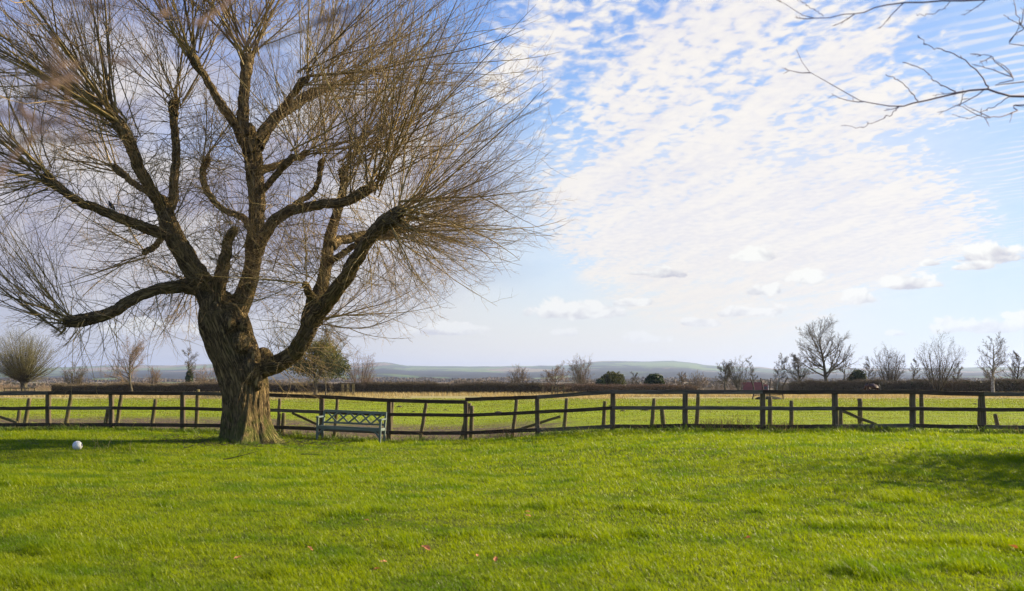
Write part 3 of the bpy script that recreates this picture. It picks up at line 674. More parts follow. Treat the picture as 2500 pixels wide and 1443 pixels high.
# ------------------------------------------------------------------ post and rail fence
PX  = [-60, 118, 272, 446, 615, 786, 950, 1137, 1312, 1495, 1673, 1862, 2040, 2228, 2402, 2575]
TOP = [956, 955, 955, 956, 958, 964, 973, 977, 965, 952, 952, 952, 952, 952, 957, 956]     # top edge of the top rail
MID = [996, 996, 996, 997, 1000, 1006, 1012, 1014, 1006, 996, 996, 997, 997, 998, 1000, 1000]
BOT = [1037, 1037, 1037, 1038, 1041, 1048, 1056, 1057, 1050, 1041, 1039, 1042, 1041, 1039, 1042, 1042]
FOOT = [1046, 1048, 1056, 1056, 1064, 1072, 1076, 1076, 1064, 1058, 1052, 1052, 1060, 1054, 1062, 1060]
def fdist(x):
    Y = 28.0
    for _ in range(4): Y = float(fence_y((x - CX) * Y / F))
    return Y
fence = empty('rail_fence', (0, 28, 0)); tag(fence, 'long dark timber post and rail fence with three rails across the lawn edge', 'fence')
lean = {2402: (-6, 0), 950: (0, 0), 1495: (2, 0), 2040: (-2, 0)}
for i, x in enumerate(PX):
    Y = fdist(x); top = P(x + lean.get(x, (0, 0))[0], TOP[i] + (3 if x != 2402 else -1), Y); ft = P(x, FOOT[i] + 6, Y)
    ft[2] = min(ft[2], float(gz(ft[0], Y)) - 0.12)
    w = 0.125 + 0.015 * rng.random()
    Timber().beam(ft, top, w, w * 0.95, 8, 0.003, ends=(1.02, 0.97)).build('post', M_post, fence)
for rows, hh in ((TOP, 0.108), (MID, 0.098), (BOT, 0.105)):
    i = 0; jog = {0: 0}
    while i < len(PX) - 1:
        step = 1 if (i in (6, 7) or rng.random() < 0.25) else 2
        j = min(i + step, len(PX) - 1)
        for k in range(i, j):
            Y0, Y1 = fdist(PX[k]) - 0.095, fdist(PX[k + 1]) - 0.095
            a = P(PX[k] - 0.5, rows[k], Y0); b_ = P(PX[k + 1] + 0.5, rows[k + 1], Y1)
            if k == 7 and rows is TOP: a[2] += 0.075
            a[2] -= hh / 2; b_[2] -= hh / 2
            if rows is not TOP: a[2] += hh * .5; b_[2] += hh * .5
            mid_ = (a + b_) / 2 + np.array([0, 0, rng.normal(-0.006, 0.006)])
            t = Timber(); t.beam(a, mid_, 0.042, hh, 4, 0.002).beam(mid_, b_, 0.042, hh, 4, 0.002)
            t.build('rail', M_rail_grey if (rng.random() < .3 or (rows is MID and k in (10, 11))) else M_rail, fence)
        i = j
# ------------------------------------------------------------------ old stake and wire-netting fence just behind
STK = [(72, 973, 58, 1050), (48, 999, 40, 1050), (175, 962, 157, 1050), (264, 999, 253, 1050), (297, 962, 283, 1056), (380, 974, 369, 1060), (483, 951, 479, 1057),
       (683, 973, 678, 1066), (693, 1008, 690, 1066), (824, 975, 816, 1064), (958, 976, 951, 1077), (1041, 980, 1025, 1080), (1152, 991, 1150, 1074), (1147, 985, 1124, 1076),
       (1262, 970, 1251, 1052), (1384, 972, 1376, 1062), (1477, 980, 1472, 1060), (1597, 973, 1590, 1050), (1616, 998, 1622, 1056), (1705, 962, 1700, 1052),
       (1880, 970, 1880, 1054), (1932, 978, 1932, 1054), (2052, 999, 2053, 1050), (2099, 973, 2101, 1050), (2249, 953, 2251, 1053), (2393, 974, 2391, 1058), (2430, 1011, 2441, 1056)]
wf = empty('wire_fence', (0, 28.6, 0)); tag(wf, 'old wire netting fence on weathered leaning round stakes behind the rails', 'fence')
for (x0, y0, x1, y1) in STK:
    Y = fdist(x1) + 0.45 + 0.15 * rng.random()
    a, b_ = P(x1, y1, Y), P(x0, y0, Y); a[2] = min(a[2], float(gz(a[0], Y)) - 0.1)
    n = 10; t = np.linspace(0, 1, n)[:, None]; c = a * (1 - t) + b_ * t + rng.normal(0, 0.003, (n, 3)); rr = np.linspace(0.062, 0.052, n) * (1 + rng.normal(0, .02, n)) * (0.9 + 0.3 * rng.random())
    c = np.vstack([c, c[-1] + [0, 0, 0.006], c[-1] + [0, 0, 0.008]]); rr = np.append(rr, [rr[-1] * 0.8, 0.003])
    o = Tubes().add(c, rr, 12).build('stake', M_stake, wf)
    me = o.data; g_ = me.attributes.new('grain', 'FLOAT_VECTOR', 'POINT'); co = np.empty(len(me.vertices) * 3, dtype=np.float32); me.vertices.foreach_get('co', co); co = co.reshape(-1, 3)[:, [2, 0, 1]]; g_.data.foreach_set('vector', np.ascontiguousarray(co + rng.random() * 9).ravel())
for (x0, y0, x1, y1) in ((-30, 1007, 42, 1032), (713, 1008, 802, 1048), (1262, 1050, 1368, 1017), (2056, 1003, 2140, 1037)):
    Y = fdist((x0 + x1) / 2) + 0.35; Timber().beam(P(x0, y0, Y), P(x1, y1, Y), 0.05, 0.075, 5, 0.003).build('brace', M_stake, wf)
def netting():
    t = Tubes(); xs = np.linspace(-60, 2560, 150)
    dist = np.array([fdist(x) for x in xs]) + 0.38
    base = np.interp(xs, PX, FOOT); tops = np.interp(xs, PX, TOP)
    for k in range(9):
        fr = [0.06, 0.16, 0.27, 0.38, 0.49, 0.60, 0.72, 0.84, 0.95][k]
        yy = base + (tops - base) * fr + np.cumsum(rng.normal(0, 0.18, len(xs))) * 0.35 + (np.sin(xs / 57.0 + k) * 1.0)
        t.add(np.array([P(a, b_, c) for a, b_, c in zip(xs, yy, dist)]), np.full(len(xs), 0.0016 if k < 7 else 0.0022), 4)
    xv = np.arange(-60, 2560, 13.2) + rng.normal(0, .6, len(np.arange(-60, 2560, 13.2)))
    dv = np.interp(xv, xs, dist); b0 = np.interp(xv, PX, FOOT); t0 = np.interp(xv, PX, TOP)
    pv = np.stack([np.stack([P(a + rng.normal(0, .4), b_ + (c - b_) * q, d) for q in (0.05, 0.5, 0.84)]) for a, b_, c, d in zip(xv, b0, t0, dv)])
    t.add(pv, np.full(pv.shape[:2], 0.0013), 3)
    t.build('netting', M_wire, wf)
netting()

# ------------------------------------------------------------------ bench
def build_bench():
    L, HS, HB, DP = 1.82, 0.43, 0.83, 0.50
    ctr = P(856, 1075, 28.3); ctr[2] = float(gz(ctr[0], 28.3)) - 0.01
    b = empty('garden_bench', tuple(ctr)); tag(b, 'pale green painted wooden bench with crossed lattice back by the willow', 'bench')
    def T(): return Timber()
    def place(o): o.location = (0, 0, 0); return o
    hl = L / 2; yb, yf = DP / 2, -DP / 2
    for s in (-1, 1):
        x = s * hl
        place(T().beam((x, yf, -0.06), (x, yf, 0.64), 0.062, 0.062, 3, 0.001).build('leg', M_bench, b))
        t = T(); t.beam((x, yb, -0.06), (x, yb, HS), 0.06, 0.06, 2, 0.001); t.beam((x, yb, HS), (x, yb + 0.10, HB), 0.055, 0.055, 2, 0.001); place(t.build('leg', M_bench, b))
        place(T().beam((x, yf - 0.05, 0.665), (x, yb + 0.06, 0.665), 0.085, 0.045, 3, 0.001).build('armrest', M_bench, b))
        place(T().beam((x, yf + 0.03, HS - 0.05), (x, yb - 0.03, HS - 0.05), 0.035, 0.08, 2, 0.001).build('side_rail', M_bench, b))
        t = T()                                        # curved bracket under the seat
        pts = [(x - s * 0.03, yf, 0.17), (x - s * 0.09, yf, 0.26), (x - s * 0.17, yf, 0.33), (x - s * 0.27, yf, 0.365)]
        for p, q in zip(pts, pts[1:]): t.beam(p, q, 0.03, 0.05, 1, 0)
        place(t.build('bracket', M_bench, b))
    place(T().beam((-hl + 0.03, yf, HS - 0.045), (hl - 0.03, yf, HS - 0.045), 0.035, 0.10, 4, 0.001).build('seat_rail', M_bench, b))
    st = T()
    for k in range(5): st.beam((-hl + 0.02, yf + 0.03 + k * 0.105, HS - 0.03), (hl - 0.02, yf + 0.03 + k * 0.105, HS - 0.03), 0.085, 0.022, 3, 0.001)
    place(st.build('seat', M_bench, b))
    bk = T(); bk.beam((-hl - 0.0, yb + 0.10, HB), (hl + 0.02, yb + 0.10, HB), 0.06, 0.075, 4, 0.001)
    bk.beam((-hl + 0.03, yb + 0.012, HS + 0.07), (hl - 0.03, yb + 0.012, HS + 0.07), 0.035, 0.05, 4, 0.001)
    place(bk.build('backrest', M_bench, b))
    la = T(); z0, z1, y0, y1 = HS + 0.085, HB - 0.03, yb + 0.017, yb + 0.092; n = 5; w = (L - 0.16) / n
    for k in range(n):
        xa = -hl + 0.08 + k * w; o = w * 0.02
        la.beam((xa + o, y0 - 0.006, z0), (xa + w - o, y1 - 0.006, z1), 0.022, 0.047, 3, 0.0008)
        la.beam((xa + w - o, y0 + 0.018, z0), (xa + o, y1 + 0.018, z1), 0.022, 0.047, 3, 0.0008)
    place(la.build('lattice', M_bench, b))
    b.rotation_euler = (0, R(2.2), R(-7))
build_bench()

# ------------------------------------------------------------------ skinned bodies (ball, birds, horse)
def skinned(name, verts, edges, radii, mat, parent=None, sub=2, root=0):
    me = bpy.data.meshes.new(name); me.from_pydata([tuple(v) for v in verts], edges, []); me.update()
    o = bpy.data.objects.new(name, me); COL.objects.link(o)
    sk = o.modifiers.new('skin', 'SKIN'); sk.use_smooth_shade = True
    lay = me.skin_vertices[0] if len(me.skin_vertices) else None
    for k, r in enumerate(radii): lay.data[k].radius = r if isinstance(r, tuple) else (r, r)
    lay.data[root].use_root = True
    ss = o.modifiers.new('subsurf', 'SUBSURF'); ss.levels = sub; ss.render_levels = sub
    dg = bpy.context.evaluated_depsgraph_get(); ev = bpy.data.meshes.new_from_object(o.evaluated_get(dg))
    bpy.data.objects.remove(o); ev.name = name
    return link(name, ev, mat, parent, True)
def build_ball():
    c = P(189, 1084, 22.7); r = 0.108; c[2] = float(gz(c[0], c[1])) + r - 0.015
    n, k = 48, 24; th = np.arange(n) * 2 * math.pi / n; ph = np.linspace(0.001, math.pi - 0.001, k)
    ring = np.array([[0, 0, r * math.cos(a)] for a in ph]); tu = Tubes().add(ring, r * np.sin(ph), n)
    m, g, b, out = new_mat('football'); tc = g.n('ShaderNodeTexCoord')
    vo = g.n('ShaderNodeTexVoronoi', feature='F1'); g.put(vo.inputs['Vector'], tc.outputs['Object']); vo.inputs['Scale'].default_value = 9.5
    ve = g.n('ShaderNodeTexVoronoi', feature='DISTANCE_TO_EDGE'); g.put(ve.inputs['Vector'], tc.outputs['Object']); ve.inputs['Scale'].default_value = 9.5
    pick = g.sstep(g.sep(vo.outputs['Color'])[0], 0.5, 0.53)
    c1 = g.mix(g.mul(pick, g.sstep(vo.outputs['Distance'], 0.36, 0.30)), (0.72, 0.70, 0.66), (0.05, 0.06, 0.09))
    c1 = g.mix(g.sstep(ve.outputs['Distance'], 0.03, 0.01), c1, (0.35, 0.34, 0.33))
    g.put(b.inputs['Base Color'], c1); b.inputs['Roughness'].default_value = 0.45
    o = tu.build('football', m); o.location = tuple(c); o.rotation_euler = (0.4, 0.7, 0.2)
    tag(o, 'white football with dark patches lying in the grass by the willow shadow', 'ball')
build_ball()
M_bird = simple('dark_feathers', (0.02, 0.02, 0.024), (0.06, 0.06, 0.07), 30, 0.6, 0)
M_beak = simple('beak', (0.05, 0.045, 0.04), (0.08, 0.07, 0.06), 30, 0.4, 0)
def build_bird(loc, s, yaw, label, head=0.35):
    o = empty('bird', tuple(loc)); tag(o, label, 'bird', 'birds perched in the willow')
    v = [(0, 0, .10), (.045, 0, .15), (.065, 0, .20), (.085, 0, .235), (-.05, 0, .05), (-.12, 0, -.02), (-.17, 0, -.07), (.0, .02, .04), (.0, .022, .0), (.0, -.02, .04), (.0, -.022, .0)]
    e = [(0, 1), (1, 2), (2, 3), (0, 4), (4, 5), (5, 6), (0, 7), (7, 8), (0, 9), (9, 10)]
    r = [(.062, .066), (.052, .055), (.030, .030), (.030, .031), (.050, .052), (.026, .016), (.022, .008), (.014, .014), (.005, .005), (.014, .014), (.005, .005)]
    b = skinned('body', np.array(v) * s, e, [(a * s, c * s) for a, c in r], M_bird, None); b.parent = o; b.location = (0, 0, 0)
    k = Tubes().add(np.array([(.112, 0, .235), (.128, 0, .232), (.142, 0, .225)]) * s, np.array([.009, .006, .001]) * s, 8).build('beak', M_beak); k.parent = o; k.location = (0, 0, 0)
    w = Tubes()
    for q in (-1, 1): w.add(np.array([(.05, q * .05, .15), (.0, q * .064, .115), (-.07, q * .05, .04), (-.14, q * .02, -.03)]) * s, np.array([.012, .022, .018, .003]) * s, 8)
    w = w.build('wings', M_bird); w.parent = o; w.location = (0, 0, 0)
    o.rotation_euler = (0, 0, yaw)
l4, r4 = limb_pts(LIMBS['A4'], 60); i4 = int(np.argmin(np.abs(l4[:, 0] - W(311, 540)[0])))
build_bird(l4[i4] + np.array([0, 0, r4[i4] * 0.95]), 0.85, R(160), 'dark bird perched upright on the long left limb of the willow')
build_bird(P(1036, 92, 25.6), 0.62, R(60), 'small dark bird high among the thin outer shoots of the willow')
M_horse = simple('bay_coat', (0.03, 0.012, 0.007), (0.06, 0.024, 0.012), 3, 0.5, 0)
M_mane = simple('black_hair', (0.008, 0.007, 0.006), (0.02, 0.016, 0.014), 10, 0.6, 0)
def build_horse():
    x, y, Y = 2130, 968, 89.0; c = P(x, y, Y); c[2] = float(gz(c[0], Y))
    o = empty('horse', tuple(c)); tag(o, 'dark bay pony grazing near the hedge behind the top rail', 'horse')
    v = [(-.45, 0, .98), (-.15, 0, .93), (.2, 0, .94), (.45, 0, 1.0), (.68, 0, .95), (.88, 0, .68), (1.0, 0, .42), (1.07, 0, .24), (1.12, 0, .08),
         (-.5, .15, .75), (-.47, .16, .55), (-.58, .16, .38), (-.55, .16, .1), (-.52, .16, .02), (-.5, -.15, .75), (-.40, -.16, .55), (-.5, -.16, .38), (-.47, -.16, .1), (-.44, -.16, .02),
         (.42, .13, .72), (.44, .13, .42), (.43, .13, .1), (.46, .13, .02), (.42, -.13, .72), (.5, -.13, .42), (.5, -.13, .1), (.53, -.13, .02), (.40, 0, .86)]
    e = [(0, 1), (1, 2), (2, 3), (3, 4), (4, 5), (5, 6), (6, 7), (7, 8), (0, 9), (9, 10), (10, 11), (11, 12), (12, 13), (0, 14), (14, 15), (15, 16), (16, 17), (17, 18), (3, 27), (27, 19), (19, 20), (20, 21), (21, 22), (27, 23), (23, 24), (24, 25), (25, 26)]
    r = [.25, .25, .25, .22, .15, .12, .12, .08, .055, .14, .08, .05, .035, .045, .14, .08, .05, .035, .045, .10, .055, .035, .045, .10, .055, .035, .045, .22]
    b = skinned('body', v, e, r, M_horse); b.parent = o; b.location = (0, 0, 0)
    t = Tubes().add(np.array([(-.66, 0, 1.05), (-.76, 0, .9), (-.78, 0, .6), (-.74, 0, .3)]), np.array([.04, .07, .07, .01]), 8).build('tail', M_mane); t.parent = o; t.location = (0, 0, 0)
    mn = Tubes().add(np.array([(.50, 0, 1.17), (.74, 0, 1.03), (.96, 0, .74), (1.06, 0, .55)]), np.array([.03, .07, .07, .02]), 8).build('mane', M_mane); mn.parent = o; mn.location = (0, 0, 0)
    for s in (-1, 1):
        q = Tubes().add(np.array([(1.04, s * .06, .52), (1.03, s * .08, .57), (1.02, s * .09, .63)]), np.array([.03, .03, .004]), 6).build('ear', M_horse); q.parent = o; q.location = (0, 0, 0)
    o.rotation_euler = (0, 0, R(118))
build_horse()

# ------------------------------------------------------------------ trees and hedges beyond the paddock
def leaves(name, c, rad, n, size, mat, parent, shell=0.6, lump=0.35, pw=0.5):
    """a cloud of small leaf faces filling an uneven crown"""
    d = nrm(rng.normal(size=(n, 3))); l = vnoise(d[:, 0] * 2.3 + 9 + c[0], d[:, 2] * 2.3 + d[:, 1] * 1.7 + 5, 3) + 0.5 * vnoise(d[:, 0] * 5 + 9, d[:, 2] * 5 + d[:, 1] * 4 + 5 + c[0], 4)
    rr = (shell + (1 - shell) * rng.random(n) ** pw) * (1 - lump + lump * l * 1.25)
    p = np.array(c) + d * rr[:, None] * np.array(rad)
    a = nrm(rng.normal(size=(n, 3))); b_ = nrm(np.cross(a, rng.normal(size=(n, 3)))); s = size * (0.5 + rng.random(n))[:, None]
    V = np.stack([p - a * s, p + b_ * s * 0.55, p + a * s, p - b_ * s * 0.55], 1)
    f = np.arange(n * 4).reshape(n, 4)
    me = raw_mesh(name, V.reshape(-1, 3), f, 4, {'var': ('FLOAT', np.repeat(rng.random(n), 4))})
    return link(name, me, mat, parent)
def bare_tree(x, yt, yb, wpx, label, style='oak', Y=None, name='bare_tree', mat=None, trunk_mat=None, group=None, dens=1.0, lean=0.0, parts=True):
    """x, top y, base y, width in photo pixels"""
    if Y is None: Y = EYE * F / max(yb - HOR, 8)
    bx = (x - CX) * Y / F; b = np.array([bx, Y, float(gz(bx, Y))]); top = EYE + (HOR - yt) * Y / F; H = top - b[2]; Wd = wpx * Y / F
    mat = mat or M_fartwig; trunk_mat = trunk_mat or M_farbark
    o = empty(name, tuple(b)); tag(o, label, 'tree', group)
    tr, cr = Tubes(), Tubes(); k = Y / 90.0; rt = 0.009 * k
    stems = []
    if style in ('oak', 'birch', 'thin'):
        r0 = H * (0.030 if style == 'oak' else 0.018)
        Pt, Rd = grow(b[None], np.array([[lean, 0, 1.0]]), np.array([H * (0.80 if style == 'oak' else 0.92)]), np.array([r0]), 14, 0.2, 0.04, 0.10)
        tr.add(Pt, Rd, 10)
        K = int((20 if style != 'thin' else 14) * dens); t0 = 0.24 if style == 'oak' else 0.30
        b1, d1, l1, r1 = spawn(Pt, Rd, K, t0, 0.99, 36, 74, 0.46, 0.66, 0.5, 0.35 if style == 'oak' else 0.40)
        l1 = l1 * (Wd / H) * (1.2 if style == 'oak' else 1.0)
        ups = 0.45 if style == 'oak' else 0.75
        P1, R1 = grow(b1, d1, l1, np.maximum(r1, rt * 2), 9, ups, 0.09, 0.2); tr.add(P1, R1, 5)
    elif style == 'multi':                           # several stems from the ground spreading into a fan
        K = int(9 * dens); a = rng.uniform(-1, 1, K); sp = Wd / H * 0.62
        d = np.stack([a * sp, rng.normal(0, .35, K) * sp, np.ones(K)], -1)
        b1 = b + np.stack([a * 0.12, rng.normal(0, .1, K), np.zeros(K)], -1) * k; l1 = H * (1.02 - 0.2 * a * a) * (0.85 + 0.2 * rng.random(K))
        P1, R1 = grow(b1, d, l1, np.full(K, H * 0.011), 12, 0.1, 0.045, 0.15); tr.add(P1, R1, 7)
    elif style == 'fan':                             # short bole, mass of upright shoots
        Pt, Rd = grow(b[None], np.array([[0, 0, 1.0]]), np.array([H * 0.2]), np.array([H * 0.05]), 6, 0, 0.03, 0.9); tr.add(Pt, Rd, 12)
        K = int(150 * dens); a = rng.uniform(-1, 1, K) * R(74); dy = rng.normal(0, .55, K)
        d = nrm(np.stack([np.sin(a), dy, np.cos(a)], -1)); l1 = H * 0.8 * (0.62 + 0.38 * np.cos(a)) * (0.75 + 0.3 * rng.random(K))
        l1 = np.minimum(l1, Wd * 0.56 / np.maximum(np.abs(np.sin(a)), 0.2))
        P1, R1 = grow(Pt[0, -1] + rng.normal(0, .12, (K, 3)), d, l1, np.full(K, 0.028 * k), 9, 0.45, 0.04, 0.2); tr.add(P1, R1, 4)
    b2, d2, l2, r2 = spawn(P1, R1, 10 if style != 'fan' else 7, 0.12, 0.98, 20, 52, 0.30, 0.50, 0.55, 0.45)
    P2, R2 = grow(b2, d2, l2, np.maximum(r2, rt), 6, 0.45, 0.11, 0.3); cr.add(P2, R2, 3)
    b3, d3, l3, r3 = spawn(P2, R2, 6 if style != 'fan' else 3, 0.15, 0.98, 22, 60, 0.30, 0.6, 0.6, 0.4)
    P3, R3 = grow(b3, d3, l3, np.maximum(r3, rt * 0.7), 4, 0.35, 0.14, 0.4); cr.add(P3, R3, 3)
    if style != 'fan':
        b4, d4, l4, r4 = spawn(P3, R3, 3, 0.2, 0.98, 22, 60, 0.4, 0.8, 0.6, 0.3)
        P4, R4 = grow(b4, d4, l4, np.maximum(r4, rt * 0.55), 3, 0.3, 0.14, 0.5); cr.add(P4, R4, 3)
    tr.build('trunk', trunk_mat, o); cr.build('crown', mat, o)
    return o, b, H, Wd
# (x, top, base, width, label, style, extra)
T = bare_tree
T(60, 800, 964, 150, 'squat bare willow with a dense fan of upright shoots inside a low rail guard', 'fan', name='willow_tree', mat=M_olive, dens=1.3)
T(181, 893, 957, 56, 'small round bare thorn bush in front of the brown thicket at the far left', 'multi', name='thorn_bush', Y=104, mat=M_fartwig, dens=1.4)
T(322, 832, 964, 130, 'spreading bare tree with a pale leaning trunk beyond the left paddock', 'oak', lean=-0.12, mat=M_brown, dens=1.1)
T(377, 902, 950, 34, 'tiny bare tree just behind the hedge right of the pale-trunked tree', 'multi', Y=120, mat=M_brown)
o_, b_, h_, w_ = T(462, 852, 948, 66, 'slim bare tree with an ivy-covered trunk behind the left hedge', 'thin', Y=118, dens=1.2)
leaves('ivy', (b_[0], b_[1], b_[2] + 1.3), (0.42, 0.42, 1.5), 2200, 0.075, M_ever, o_)
T(500, 900, 948, 60, 'low bare bush between the ivy-clad tree and the willow trunk', 'multi', Y=122, mat=M_brown)
o_, b_, h_, w_ = T(770, 792, 958, 240, 'wide tree with a bare top and dark green lower crown behind the low willow limb', 'oak', Y=84, name='leafy_tree', mat=M_olive, dens=1.25)
cx_, cy_ = b_[0], b_[1]
for q, (dx_, dz_, rx_, rz_, n_) in enumerate([(0.6, 3.0, 2.0, 1.5, 7000), (-1.2, 2.6, 1.2, 0.8, 3600), (1.7, 2.6, 1.3, 1.0, 4200), (0.4, 4.2, 1.4, 0.8, 3200)]):
    leaves('foliage', (cx_ + dx_, cy_ + 0.6, dz_), (rx_, 1.3, rz_), n_, 0.07, M_ever if q in (1, 2) else M_olvlf, o_, 0.1, 0.8, 0.8)
T(795, 862, 958, 60, 'second thinner ivy-dark trunk close behind the wide leafy tree', 'thin', Y=90)
T(878, 862, 955, 96, 'pale brown bare shrub with arching twigs right of the leafy tree', 'multi', Y=98, name='bare_shrub', mat=M_brown, dens=1.3)
T(1268, 898, 940, 60, 'rounded brown bare tree behind the hedge, left of the guarded tree', 'multi', Y=150, mat=M_brown, dens=1.5)
T(1356, 893, 958, 88, 'low spreading bare tree with a small wooden guard round its trunk', 'oak', Y=92, mat=M_brown, dens=0.9)
T(1420, 878, 942, 80, 'taller rounded brown bare tree behind the guarded tree', 'multi', Y=140, mat=M_brown, dens=1.6)
T(1550, 905, 946, 36, 'tiny crooked bare tree between the two evergreen bushes', 'oak', Y=125, dens=0.5)
T(1663, 905, 946, 34, 'small brown bare tree right of the round evergreen bush', 'oak', Y=135, mat=M_brown)
T(1700, 912, 944, 60, 'low brown scrub bush behind the hedge left of the lorry', 'multi', Y=150, name='scrub_bush', mat=M_brown, dens=1.4)
T(1770, 878, 948, 62, 'rounded bare tree directly left of the red lorry', 'oak', Y=128, dens=1.3)
T(1806, 878, 948, 74, 'bare tree with many upright stems in front of the red lorry', 'multi', Y=124, dens=1.2)
T(1839, 862, 950, 30, 'single slender bare sapling standing before the red lorry', 'thin', Y=110, dens=0.8)
T(1897, 866, 950, 52, 'slender pale bare birch behind the curved metal feeder', 'birch', Y=112, trunk_mat=M_birch)
T(1955, 862, 950, 80, 'dense low bare tree on the left flank of the tall oak', 'oak', Y=112, mat=M_fartwig, dens=1.5)
T(2018, 778, 958, 172, 'tallest bare oak on the right with a wide rounded crown', 'oak', Y=104, name='oak_tree', mat=M_fartwig, dens=1.5)
T(2060, 850, 952, 60, 'thin bare tree leaning out from behind the tall oak on its right', 'thin', Y=108)
T(2118, 878, 950, 50, 'faint slim bare tree above the dark conifer bush', 'thin', Y=150, dens=1.2)
T(2172, 858, 952, 96, 'domed bare tree with a fine rounded crown behind the pony', 'multi', Y=118, dens=1.7)
T(2228, 872, 952, 44, 'narrow bare tree between the domed tree and the broad birch clump', 'thin', Y=120)
T(2288, 832, 958, 124, 'broad clump of bare birch stems above the right hedge', 'multi', Y=96, name='birch_tree', dens=1.4)
T(2336, 885, 950, 40, 'small bare tree right of the broad birch clump', 'thin', Y=110)
T(2424, 806, 964, 92, 'tall bare birch with white trunk in front of the dark right hedge', 'oak', Y=93, name='birch_tree', trunk_mat=M_birch, dens=1.1)
T(2482, 848, 952, 70, 'bare tree at the right end of the hedge beside the tall birch', 'oak', Y=108)
def bush(x, yt, w, Y, label, mat, n=6000, name='evergreen_bush'):
    bx = (x - CX) * Y / F; b = np.array([bx, Y, float(gz(bx, Y))]); top = EYE + (HOR - yt) * Y / F; H = top - b[2]; r = w * Y / F / 2
    o = empty(name, tuple(b)); tag(o, label, 'bush')
    leaves('foliage', (bx, Y, b[2] + H * 0.55), (r * 1.1, r * 1.0, H * 0.50), n, 0.10 * Y / 110, mat, o, 0.35, 0.35)
    Pt, Rd = grow(b[None].repeat(7, 0), rng.normal(0, .4, (7, 3)) + [0, 0, 1.2], np.full(7, H * 0.75), np.full(7, 0.07), 6, 0.1, 0.08, 0.2); Tubes().add(Pt, Rd, 6).build('stems', M_farbark, o)
M_midlf = leaf_mat('dull_green_leaves', (0.035, 0.042, 0.012), (0.12, 0.11, 0.03), 0.2, 0.5)
bush(1494, 910, 64, 130, 'uneven olive evergreen bush with a gap on its left side', M_midlf, 4500)
bush(1466, 925, 22, 128, 'small dark shrub touching the olive evergreen bush on its left', M_ever, 1500)
bush(1597, 913, 48, 125, 'round dark evergreen bush standing alone above the middle rails', M_ever)
bush(2094, 906, 42, 120, 'dark conical evergreen bush right of the tall oak', M_ever)
# hedges
def hedge(x0, x1, yt0, yt1, Y0, Y1, label, dark, mat, thick=1.0, n=26000, top_mat=None):
    a, b = (x0 - CX) * Y0 / F, (x1 - CX) * Y1 / F
    o = empty('hedge', ((a + b) / 2, (Y0 + Y1) / 2, 0)); tag(o, label, 'hedge')
    t = rng.random(n); xx = a + (b - a) * t; yy = Y0 + (Y1 - Y0) * t + rng.uniform(-.5, .5, n) * thick
    zt = EYE + (HOR - (yt0 + (yt1 - yt0) * t)) * yy / F; zg = gz(xx, yy); zt = zt * (1 + 0.22 * (vnoise(xx * 0.5, xx * 0, 4) - 0.5)) + 0.16 * (vnoise(xx * 3, xx * 0, 7) - .5)
    zz = zg + (zt - zg) * rng.random(n) ** 0.8
    p = np.stack([xx, yy, zz], -1); dd = rng.normal(0, .6, (n, 3)); dd[:, 2] = np.abs(dd[:, 2]) + .3
    Pt, Rd = grow(p - nrm(dd) * 0.12, dd, 0.22 + 0.25 * rng.random(n), np.full(n, 0.013), 3, 0, .2, .4); Tubes().add(Pt, Rd, 3).build('stems', mat, o)
    m = n // 2; t = rng.random(m); xx = a + (b - a) * t; yy = Y0 + (Y1 - Y0) * t + rng.uniform(-.5, .5, m) * thick * .8
    zt = (EYE + (HOR - (yt0 + (yt1 - yt0) * t)) * yy / F) * (1 + 0.12 * (vnoise(xx * 0.5, xx * 0, 4) - 0.5)); zg = gz(xx, yy)
    p = np.stack([xx, yy, zg + (zt - zg) * rng.random(m) * 0.93], -1)
    keep = vnoise(xx * 0.9, p[:, 2] * 2 + 4, 12) > 0.3; p = p[keep]; m = len(p)
    a_ = nrm(rng.normal(size=(m, 3))); b2 = nrm(np.cross(a_, rng.normal(size=(m, 3)))); s = 0.09 * (0.6 + rng.random(m))[:, None]
    V = np.stack([p - a_ * s, p + b2 * s * .6, p + a_ * s, p - b2 * s * .6], 1)
    link('foliage', raw_mesh('foliage', V.reshape(-1, 3), np.arange(m * 4).reshape(m, 4), 4, {'var': ('FLOAT', np.repeat(rng.random(m), 4))}), dark, o)
    nn = max(2, int(abs(b - a) / 1.0)); tt_ = np.linspace(0, 1, nn)                       # woody heart so the hedge is not see-through
    q = Tubes(); q.add(np.stack([a + (b - a) * tt_, Y0 + (Y1 - Y0) * tt_, gz(a + (b - a) * tt_, Y0 + (Y1 - Y0) * tt_) + 0.42], -1), np.full(nn, 0.40), 8); q.build('heart', M_heart, o)
M_heart = simple('hedge_heart', (0.035, 0.03, 0.018), (0.09, 0.07, 0.04), 3, 0.95, 0.5)
M_hleaf = leaf_mat('hedge_leaves', (0.035, 0.035, 0.014), (0.13, 0.11, 0.045), 0.15, 0.6)
M_hred = twig_mat('hedge_twigs', (0.11, 0.085, 0.05), (0.24, 0.185, 0.11), 0.8)
hedge(130, 560, 940, 937, 99, 98, 'long clipped dark brown hedge left of the willow trunk', M_hleaf, M_hred)
hedge(640, 1325, 937, 938, 98, 97, 'dark clipped hedge between the willow trunk and the guarded tree', M_hleaf, M_hred, n=36000)
hedge(1325, 1700, 938, 944, 101, 103, 'paler brown ragged hedge behind the middle of the fence', M_hleaf, M_brown)
hedge(1930, 2240, 933, 932, 100, 99, 'brown-topped hedge behind the grazing pony', M_hleaf, M_hred, n=18000)
hedge(2228, 2700, 929, 928, 98, 97, 'thick dark green-brown hedge at the right end of the paddock', M_ever, M_hred, 1.6, n=26000)
